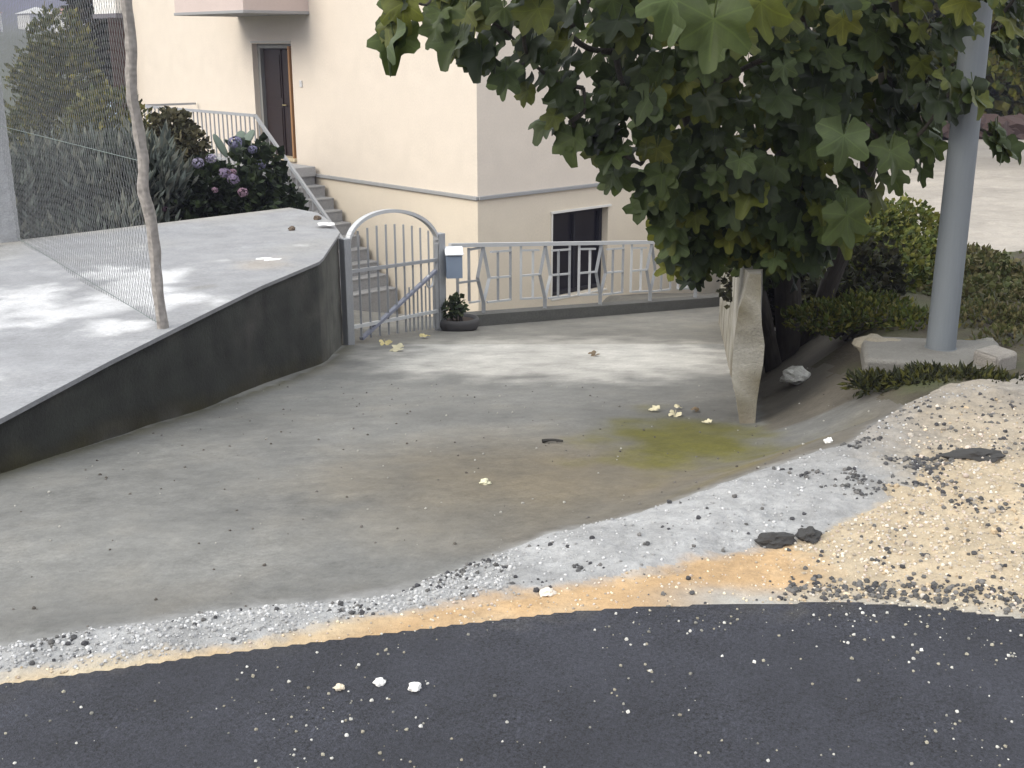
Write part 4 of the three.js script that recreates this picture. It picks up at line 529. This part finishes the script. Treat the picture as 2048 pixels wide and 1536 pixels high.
// ---------------------------------------------------------------- lamp pole and its foot
{
  const X = 2.469, D = 6.384, y = -0.1, g = thing('lamp_pole', [X, y, -D]); tag(g, 'grey painted round steel lamp pole on a rough concrete foot', 'lamp pole');
  const pm = std(0.15, 0.168, 0.182, 0.6, { map: plasterTile }); const pg = new THREE.CylinderGeometry(0.058, 0.082, 6.5, 32, 1); pg.translate(0, 3.2, 0); part('shaft', pg, pm, g); const cl = new THREE.CylinderGeometry(0.088, 0.094, 0.06, 32); cl.translate(0, 0.0, 0); part('collar', cl, pm, g);
  part('arm', limb([V(0, 6.4, 0), V(-0.1, 6.8, 0.1), V(-0.8, 7.0, 0.9)], 0.045, 0.035, 10, 0, 1, 12), pm, g); part('lamp_head', rbox(0.24, 0.12, 0.55, 0.04, -0.85, 6.98, 1.1), pm, g);
  const f = thing('pole_foot', [X, y, -D]); tag(f, 'rough pale concrete foot at the base of the lamp pole', 'foundation');
  let s = new RoundedBoxGeometry(0.78, 0.13, 0.62, 6, 0.03); let p = s.attributes.position; for (let i = 0; i < p.count; i++) p.setXYZ(i, p.getX(i) + 0.03 * fbm(p.getY(i) * 5 + p.getX(i) * 6, p.getZ(i) * 5, 2, 95), p.getY(i) + 0.02 * 2 * fbm(p.getX(i) * 7, p.getZ(i) * 7, 2, 96), p.getZ(i) + 0.03 * fbm(p.getX(i) * 5, p.getY(i) * 6, 2, 97)); s.computeVertexNormals(); s.rotateY(-0.25); s.translate(-0.05, -0.04, 0.03);
  const fmat = std(0.22, 0.212, 0.192, 0.95, { map: concreteTile, bumpMap: concreteTile, bumpScale: 0.015 }); part('slab', boxUV(s, 0.5), fmat, f);
  const rk = (name, label, x, yy, z, r, seed, c, flat = 0.7) => { const m = part(name, boxUV(stone(r, seed, flat, 3, 0.35), 0.4), std(...c, 0.95, { map: concreteTile, bumpMap: concreteTile, bumpScale: 0.01 }), scene, [x, yy, z]); tag(m, label, 'rock'); return m; };
  rk('rock', 'rounded beige rock at the left end of the pole foot', 2.2, -0.14, -6.62, 0.14, 3, [0.3, 0.27, 0.21], 0.55); rk('rock', 'small grey rock behind the lamp pole foot', 2.82, -0.14, -6.6, 0.1, 4, [0.25, 0.24, 0.21], 0.6);
  const cb = part('broken_block', boxUV(rbox(0.17, 0.13, 0.17, 0.025), 0.3), std(0.36, 0.335, 0.3, 0.95, { map: concreteTile, bumpMap: concreteTile, bumpScale: 0.02 }), scene, [2.64, -0.06, -6.04]); cb.rotation.set(0.05, 0.5, 0.06); tag(cb, 'pale broken concrete block at the right end of pole foot', 'block');
  rk('rock', 'large white rock lying beside the weathered low wall', 1.84, gy(1.84, 7.1) + 0.05, -7.15, 0.095, 7, [0.62, 0.61, 0.57], 0.6);
}
// ---------------------------------------------------------------- netting, its posts
{
  const w = [[-2.13, -0.07], [-2.14, 0.18], [-2.14, 0.42], [-2.15, 0.63], [-2.17, 0.78], [-2.16, 0.95], [-2.175, 1.15], [-2.185, 1.32], [-2.18, 1.52], [-2.17, 1.68], [-2.17, 1.84], [-2.16, 2.3]].map(([x, y], i) => V(x, y, -6.8 + 0.01 * Math.sin(i * 2)));
  tag(part('wooden_pole', limb(w, 0.034, 0.03, 12, 0.3, 5, 60), std(0.36, 0.33, 0.3, 0.9, { map: scaled(woodTile, 3, 1), bumpMap: woodTile, bumpScale: 0.012 }), scene), 'crooked bare wooden pole standing on the terrace', 'pole');
  tag(part('loose_wire', mergeGeometries([bar(V(-2.11, -0.03, -6.79), V(-2.115, 0.3, -6.79), 0.006), bar(V(-2.115, 0.3, -6.79), V(-2.135, 0.6, -6.79), 0.006)]), std(0.35, 0.35, 0.35, 0.5), scene), 'thin loose wire tied along the foot of wooden pole', 'wire');
  const cp = part('concrete_post', boxUV(rbox(0.19, 3, 0.19, 0.015), 0.6), std(0.45, 0.455, 0.46, 0.9, { map: concreteTile, bumpMap: concreteTile, bumpScale: 0.008 }), scene, [-4.52, 1.4, -10.18]); cp.rotation.y = 0.75; tag(cp, 'grey concrete fence post at the corner of the terrace', 'post');
  const n = thing('wire_netting', [-2.15, -0.06, -6.82]); tag(n, 'sagging diamond wire netting between wooden pole and concrete post', 'netting');
  const a = V(0, 0, 0), L = Math.hypot(-4.43 + 2.15, -10.15 + 6.82), u = V(-4.43 + 2.15, 0, -10.15 + 6.82).normalize(), H = 2.45, gs = [], st = 0.056;
  const pt = (s, h) => V(u.x * s + 0.012 * Math.sin(h * 3 + s * 2), h + 0.02 * Math.sin(s * 3), u.z * s + 0.02 * Math.sin(h * 2.1 + s * 1.3));
  const seg = (s0, h0, s1, h1) => { const K = 3; for (let i = 0; i < K; i++) { const p = pt(mix(s0, s1, i / K), mix(h0, h1, i / K)), q = pt(mix(s0, s1, (i + 1) / K), mix(h0, h1, (i + 1) / K)); const g = rod(p, q, 0.00135, 3); gs.push(g); } };
  const sl = 1.9; for (let o = -H / sl; o < L; o += st) for (const f of [1, -1]) { let s0 = o, s1 = o + H / sl, h0 = 0, h1 = H; if (s0 < 0) { h0 = -s0 * sl; s0 = 0; } if (s1 > L) { h1 = H - (s1 - L) * sl; s1 = L; } if (s1 - s0 < 0.01) continue; f > 0 ? seg(s0, h0, s1, h1) : seg(L - s0, h0, L - s1, h1); }
  part('mesh_wires', mergeGeometries(gs), std(0.2, 0.207, 0.207, 0.6, { metalness: 0.2 }), n).userData.kind = 'stuff';
  part('tension_wire', mergeGeometries([0.02, 1.0, 2.4].map(h => rod(pt(0, h), pt(L, h), 0.0025, 5))), std(0.16, 0.2, 0.18, 0.45, { metalness: 0.3 }), n);
}
// ---------------------------------------------------------------- far houses
{
  const spots = [[-104, 235, 5.5, 'cream', 'far cream house on the hillside left of the conifer', 0.62, 0.54, 0.42], [-96, 218, 5, 'white', 'far white house low on the hillside left of conifer', 0.7, 0.7, 0.68], [-98, 248, 7, 'grey', 'far house with pale grey roof above the conifer', 0.5, 0.5, 0.48], [-83, 225, 5, 'white', 'far white house seen between the two dark trees', 0.72, 0.7, 0.64]];
  spots.forEach(([X, D, w, , label, r, g, b], i) => { const s = sm(60, 220, D), y = -4.2 + s * 8 + sm(230, 800, D) * 170 - 0.6, h = thing('far_house', [X, y, -D], 0.3 + i); tag(h, label, 'house', null);
    part('wall', box(w, 4, w * 0.8, 0, 2, 0), std(r, g, b, 0.9), h); const rf = new THREE.ConeGeometry(w * 0.78, 1.4, 4); rf.rotateY(PI / 4); rf.scale(1, 1, 0.85); rf.translate(0, 4.7, 0); part('roof', rf, i === 2 ? std(0.5, 0.5, 0.48) : std(0.32, 0.16, 0.11), h);
    for (const [x, yy] of [[-0.25, 1.2], [0.25, 1.2], [-0.25, 2.9], [0.25, 2.9]]) { part('window', box(0.9, 1, 0.1, x * w, yy, w * 0.4), std(0.06, 0.06, 0.07, 0.4), h); part('window', box(0.1, 1, 0.9, w * 0.5, yy, x * w), std(0.06, 0.06, 0.07, 0.4), h); } });
  const t = thing('water_tank', [-12.6, -1.6, -38]); tag(t, 'light blue round water tank behind the garden trees', 'tank'); const tg = new THREE.LatheGeometry([[0, 0], [0.45, 0], [0.5, 0.06], [0.5, 1.5], [0.42, 1.7], [0.15, 1.78], [0.15, 1.84], [0, 1.84]].map(p => new THREE.Vector2(...p)), 24); part('tank_body', tg, std(0.42, 0.55, 0.68, 0.5), t); const bd = new THREE.TorusGeometry(0.505, 0.03, 6, 24); bd.rotateX(PI / 2); bd.translate(0, 0.8, 0); part('band', bd, std(0.24, 0.42, 0.6, 0.5), t);
  const tl = part('tank_stand', mergeGeometries([box(0.12, 2.8, 0.12, -0.35, -1.4, -0.35), box(0.12, 2.8, 0.12, 0.35, -1.4, -0.35), box(0.12, 2.8, 0.12, -0.35, -1.4, 0.35), box(0.12, 2.8, 0.12, 0.35, -1.4, 0.35), box(1.1, 0.1, 1.1, 0, -0.05, 0)]), std(0.2, 0.2, 0.2), t);
  const sh = thing('garden_shed', [-14.1, -3.6, -39], 0.4); tag(sh, 'small whitewashed shed beside the blue water tank', 'shed'); part('wall', box(1.3, 3.6, 1.3, 0, 1.8, 0), std(0.62, 0.62, 0.58), sh); part('roof', box(1.6, 0.1, 1.6, 0, 3.7, 0), std(0.16, 0.13, 0.12), sh); part('door', box(0.5, 1.7, 0.04, 0, 0.9, 0.66), std(0.2, 0.2, 0.2), sh);
}
// ---------------------------------------------------------------- loose stones, leaves, crumbs
{
  const r = RNG(777), sg = [1, 2, 3, 4].map(s => stone(1, s * 3.3, 0.75, 1)), M4 = new THREE.Matrix4(), q = new THREE.Quaternion(), eu = new THREE.Euler();
  const scatter = (name, label, cat, n, pick, size, tones, rough = 0.9) => { const arr = []; for (let i = 0; i < n * 30 && arr.length < n; i++) { const p = pick(); if (p) arr.push(p); }
    sg.forEach((g, k) => { const sub = arr.filter((_, i) => i % 4 === k), im = shadow(new THREE.InstancedMesh(g, std(1, 1, 1, rough), sub.length)); sub.forEach(([X, D, sc], i) => { const s = size * Math.pow(r(), 1.6) * (sc ?? 1) + size * 0.25 * (sc ?? 1); eu.set(r() * 0.6, r() * 6.28, r() * 0.6); q.setFromEuler(eu); M4.compose(V(X, gy(X, D) + s * 0.35, -D), q, V(s, s, s)); im.setMatrixAt(i, M4); const c = tones[Math.floor(r() * tones.length)], j = 0.8 + 0.4 * r(); im.setColorAt(i, srgb(c[0] * j, c[1] * j, c[2] * j)); });
      im.name = numbered(name); tag(im, label, cat, null, 'stuff'); scene.add(im); }); };
  const within = (reg, x0, x1, d0, d1, f) => () => { const X = mix(x0, x1, r()), D = mix(d0, d1, r()); return region(X, D) === reg && (!f || r() < f(X, D)) ? [X, D] : null; };
  const TAN = [[0.52, 0.43, 0.31], [0.6, 0.55, 0.47], [0.42, 0.33, 0.22], [0.5, 0.42, 0.36], [0.3, 0.26, 0.21], [0.44, 0.4, 0.35]], GREY = [[0.4, 0.4, 0.4], [0.5, 0.5, 0.5], [0.26, 0.26, 0.26], [0.34, 0.34, 0.34]], PALE = [[0.45, 0.44, 0.4], [0.3, 0.28, 0.22], [0.55, 0.54, 0.5], [0.2, 0.195, 0.17], [0.24, 0.22, 0.17]], BLK = [[0.06, 0.06, 0.062], [0.09, 0.088, 0.085], [0.045, 0.045, 0.05], [0.13, 0.125, 0.12]];
  const clus = (X, D) => clamp(0.2 + 1.5 * fbm(X * 2.2, D * 2.2, 3, 110) + 0.35 * sm(0.4, 1.4, X));
  scatter('road_chips', 'pale stone chips scattered over the asphalt', 'chips', 1200, () => { const X = mix(-2.2, 2.6, r()), D = mix(1.9, 3.1, r()); return region(X, D) === 'road' && r() < clus(X, D) ? [X, D] : null; }, 0.0044, PALE);
  scatter('verge_gravel', 'tan and white gravel on the road shoulder', 'gravel', 13000, within('gravel', 0.6, 4, 2.4, 6, (X, D) => clamp(1.1 - Math.abs(D - 3.7 - 0.25 * (X - 1.5)) * 0.8)), 0.0054, TAN);
  scatter('coarse_gravel', 'coarser broken stones lying in the tan gravel', 'gravel', 420, within('gravel', 0.8, 3.6, 2.7, 5.4), 0.011, TAN);
  scatter('cement_pebbles', 'grey pebbles in the cement strip', 'pebbles', 4200, within('cement', -2.6, 2.4, 2.4, 5.6, (X, D) => X < 0 ? 1 : 0.1), 0.0052, GREY);
  scatter('sand_pebbles', 'cream pebbles in the sand beside the asphalt', 'pebbles', 700, within('sand', -2.6, 1.2, 2.2, 3.8), 0.0042, [...TAN, [0.72, 0.64, 0.48]]);
  scatter('asphalt_crumbs', 'dark asphalt crumbs scattered over the gravel', 'crumbs', 3000, () => { const X = mix(0.4, 3.2, r()), D = mix(2.7, 5.4, r()), g = region(X, D); const e = D - lerpAt(roadEdge, X); const k = g === 'gravel' || g === 'cement' || g === 'sand' ? clamp((2.6 * fbm(X * 3.2, D * 3.2, 3, 111) - 0.1) * clamp(1.4 - Math.hypot((X - 1.45) / 0.55, (D - 4.35) / 0.45)) + (X > 1 ? 0.05 : 0.012) + 0.75 * clamp(1 - Math.abs(e - 0.16) / 0.1) * sm(0.75, 1.0, X)) : 0; return r() < k ? [X, D] : null; }, 0.0085, BLK);
  scatter('asphalt_crumbs', 'dark asphalt crumbs along the cement strip', 'crumbs', 260, within('cement', -2.2, 0.3, 2.5, 3.7, (X, D) => clamp(2.4 * fbm(X * 4, D * 4, 3, 112))), 0.008, BLK);
  scatter('driveway_grit', 'fine grit on the concrete driveway', 'grit', 420, within('drive', -2.2, 2, 3, 8), 0.006, [[0.12, 0.11, 0.1], [0.3, 0.29, 0.26], [0.08, 0.07, 0.06]]);
  // single pieces
  const rock = (X, D, s, label, c, flat = 0.6, name = 'stone') => { const m = part(name, boxUV(stone(s, X * 9 + D, flat, 2), 0.3), std(...c, 0.9), scene, [X, gy(X, D) + s * 0.3, -D]); m.rotation.y = X * 7; tag(m, label, name === 'stone' ? 'stone' : name.replace('_', ' ')); };
  rock(-0.12, 4.75, 0.024, 'lone pale round stone in the middle of the driveway', [0.55, 0.53, 0.38]);
  rock(0.11, 3.235, 0.024, 'white broken stone lying on the sand strip', [0.66, 0.6, 0.52]);
  rock(1.405, 4.8, 0.018, 'small white stone on the dark strip by the cement', [0.8, 0.8, 0.78], 0.9);
  rock(-0.253, 2.62, 0.018, 'largest white stone chip on the asphalt', [0.7, 0.69, 0.66]); rock(-0.346, 2.645, 0.015, 'white stone chip near the asphalt edge', [0.72, 0.71, 0.68]); rock(-0.447, 2.62, 0.014, 'tan stone chip on the asphalt', [0.6, 0.52, 0.4]);
  const chunk = (X, D, L, label, turn) => { const s = stone(0.05, X * 3 + D, 0.55, 3, 0.7); s.scale(L / 0.1, 1, 0.9); const m = part('asphalt_chunk', s, std(0.1, 0.098, 0.096, 0.95, { map: asphaltTile }), scene, [X, gy(X, D) + 0.008, -D]); m.rotation.y = turn; tag(m, label, 'asphalt'); };
  chunk(0.9, 3.63, 0.13, 'long dark asphalt chunk between cement and tan sand', 0.15); chunk(1.03, 3.66, 0.075, 'blunt dark asphalt chunk next to the long one', -0.4); chunk(1.9, 4.42, 0.2, 'thin dark asphalt strip far out on the gravel', -0.1);
  const leafM = [std(0.55, 0.5, 0.34, 0.8, { side: THREE.DoubleSide }), std(0.5, 0.42, 0.2, 0.8, { side: THREE.DoubleSide }), std(0.14, 0.1, 0.06, 0.8, { side: THREE.DoubleSide })], lg = [11, 12, 13].map(s => { const g = figLeaf(s, 1); g.rotateX(-PI / 2); return g; });
  const fallen = (X, D, s, k, label, turn) => { const m = part('fallen_leaf', lg[Math.floor(turn * 3) % 3], leafM[k], scene, [X, gy(X, D) + s * 0.12 + 0.006, -D]); m.scale.set(s * 0.72, s * 0.72, s * 0.72); m.rotation.set(0.15, turn * 6, 0.1); tag(m, label, 'leaf'); };
  fallen(-1.03, 10.3, 0.2, 0, 'pale curled dry leaf before the gate', 0.3); fallen(-1.25, 10.9, 0.18, 1, 'yellow dry leaf under the left part of gate', 0.6); fallen(-0.92, 11.5, 0.16, 1, 'yellow dry leaf under the right part of gate', 0.9);
  fallen(0.9, 6.75, 0.1, 0, 'pale dry leaf on the upper edge of the moss', 0.2); fallen(0.99, 6.6, 0.11, 0, 'pale dry leaf in the middle of the moss group', 0.5); fallen(1.03, 6.85, 0.08, 0, 'pale dry leaf nearest the fence in the moss group', 0.8); fallen(1.14, 6.3, 0.08, 0, 'pale dry leaf lowest on the moss near the wall', 0.1); fallen(1.12, 6.75, 0.09, 2, 'brown dry leaf beside the low wall', 0.7); fallen(0.75, 9.9, 0.13, 2, 'reddish brown dry leaf on the pale patch', 0.4);
  tag(part('twig', limb([V(0.16, gy(0.16, 5.72) + 0.012, -5.72), V(0.21, gy(0.21, 5.73) + 0.016, -5.73), V(0.27, gy(0.27, 5.72) + 0.012, -5.72)], 0.011, 0.006, 6, 0.3, 3, 8), std(0.03, 0.028, 0.025), scene), 'short dark twig lying on the driveway', 'twig');
  for (const [X, D, w, label] of [[-2.0, 9.25, 0.2, 'white paper scrap near the front edge of terrace'], [-1.82, 11.2, 0.17, 'white paper scrap near the gate end of terrace']]) { const g = new THREE.PlaneGeometry(w, 0.16, 8, 6); g.rotateX(-PI / 2); const p = g.attributes.position; for (let i = 0; i < p.count; i++) p.setY(i, 0.018 + 0.03 * fbm(p.getX(i) * 12, p.getZ(i) * 12, 2, 115)); g.computeVertexNormals(); const m = part('paper_scrap', g, std(0.82, 0.82, 0.8, 0.8, { side: THREE.DoubleSide }), scene, [X, -0.1, -D]); m.rotation.y = D; tag(m, label, 'paper'); }
  const lump = (X, D, y, label) => { const m = part('dirt_lump', stone(0.035, X * 4, 0.7, 2), std(0.12, 0.09, 0.065, 0.95), scene, [X, y + 0.015, -D]); tag(m, label, 'dirt'); }; lump(-2.12, 11.0, -0.115, 'brown dirt lump on the terrace near the gate'); lump(-4.5, 9.9, -0.08, 'brown dirt lump at the foot of the concrete post'); lump(-1.99, 11.7, -0.11, 'brown dirt lump at the terrace corner by the stair');
}
{ // young plant in the tub
  const b = bush('tub_plant', 'small bushy green plant growing in the dark tub', 'plant', [-0.62, gy(-0.58, 12.55) + 0.12, -12.52], [[-0.7, gy(-0.58, 12.55) + 0.26, -12.5, 0.1, 0.09, 0.09], [-0.6, gy(-0.58, 12.55) + 0.3, -12.5, 0.07, 0.1, 0.07]], 150, 0.07, [[0.05, 0.07, 0.03], [0.07, 0.085, 0.035], [0.035, 0.05, 0.025]], 140, { stems: 3, stemR: 0.012 });
}
renderer.render(scene, camera);
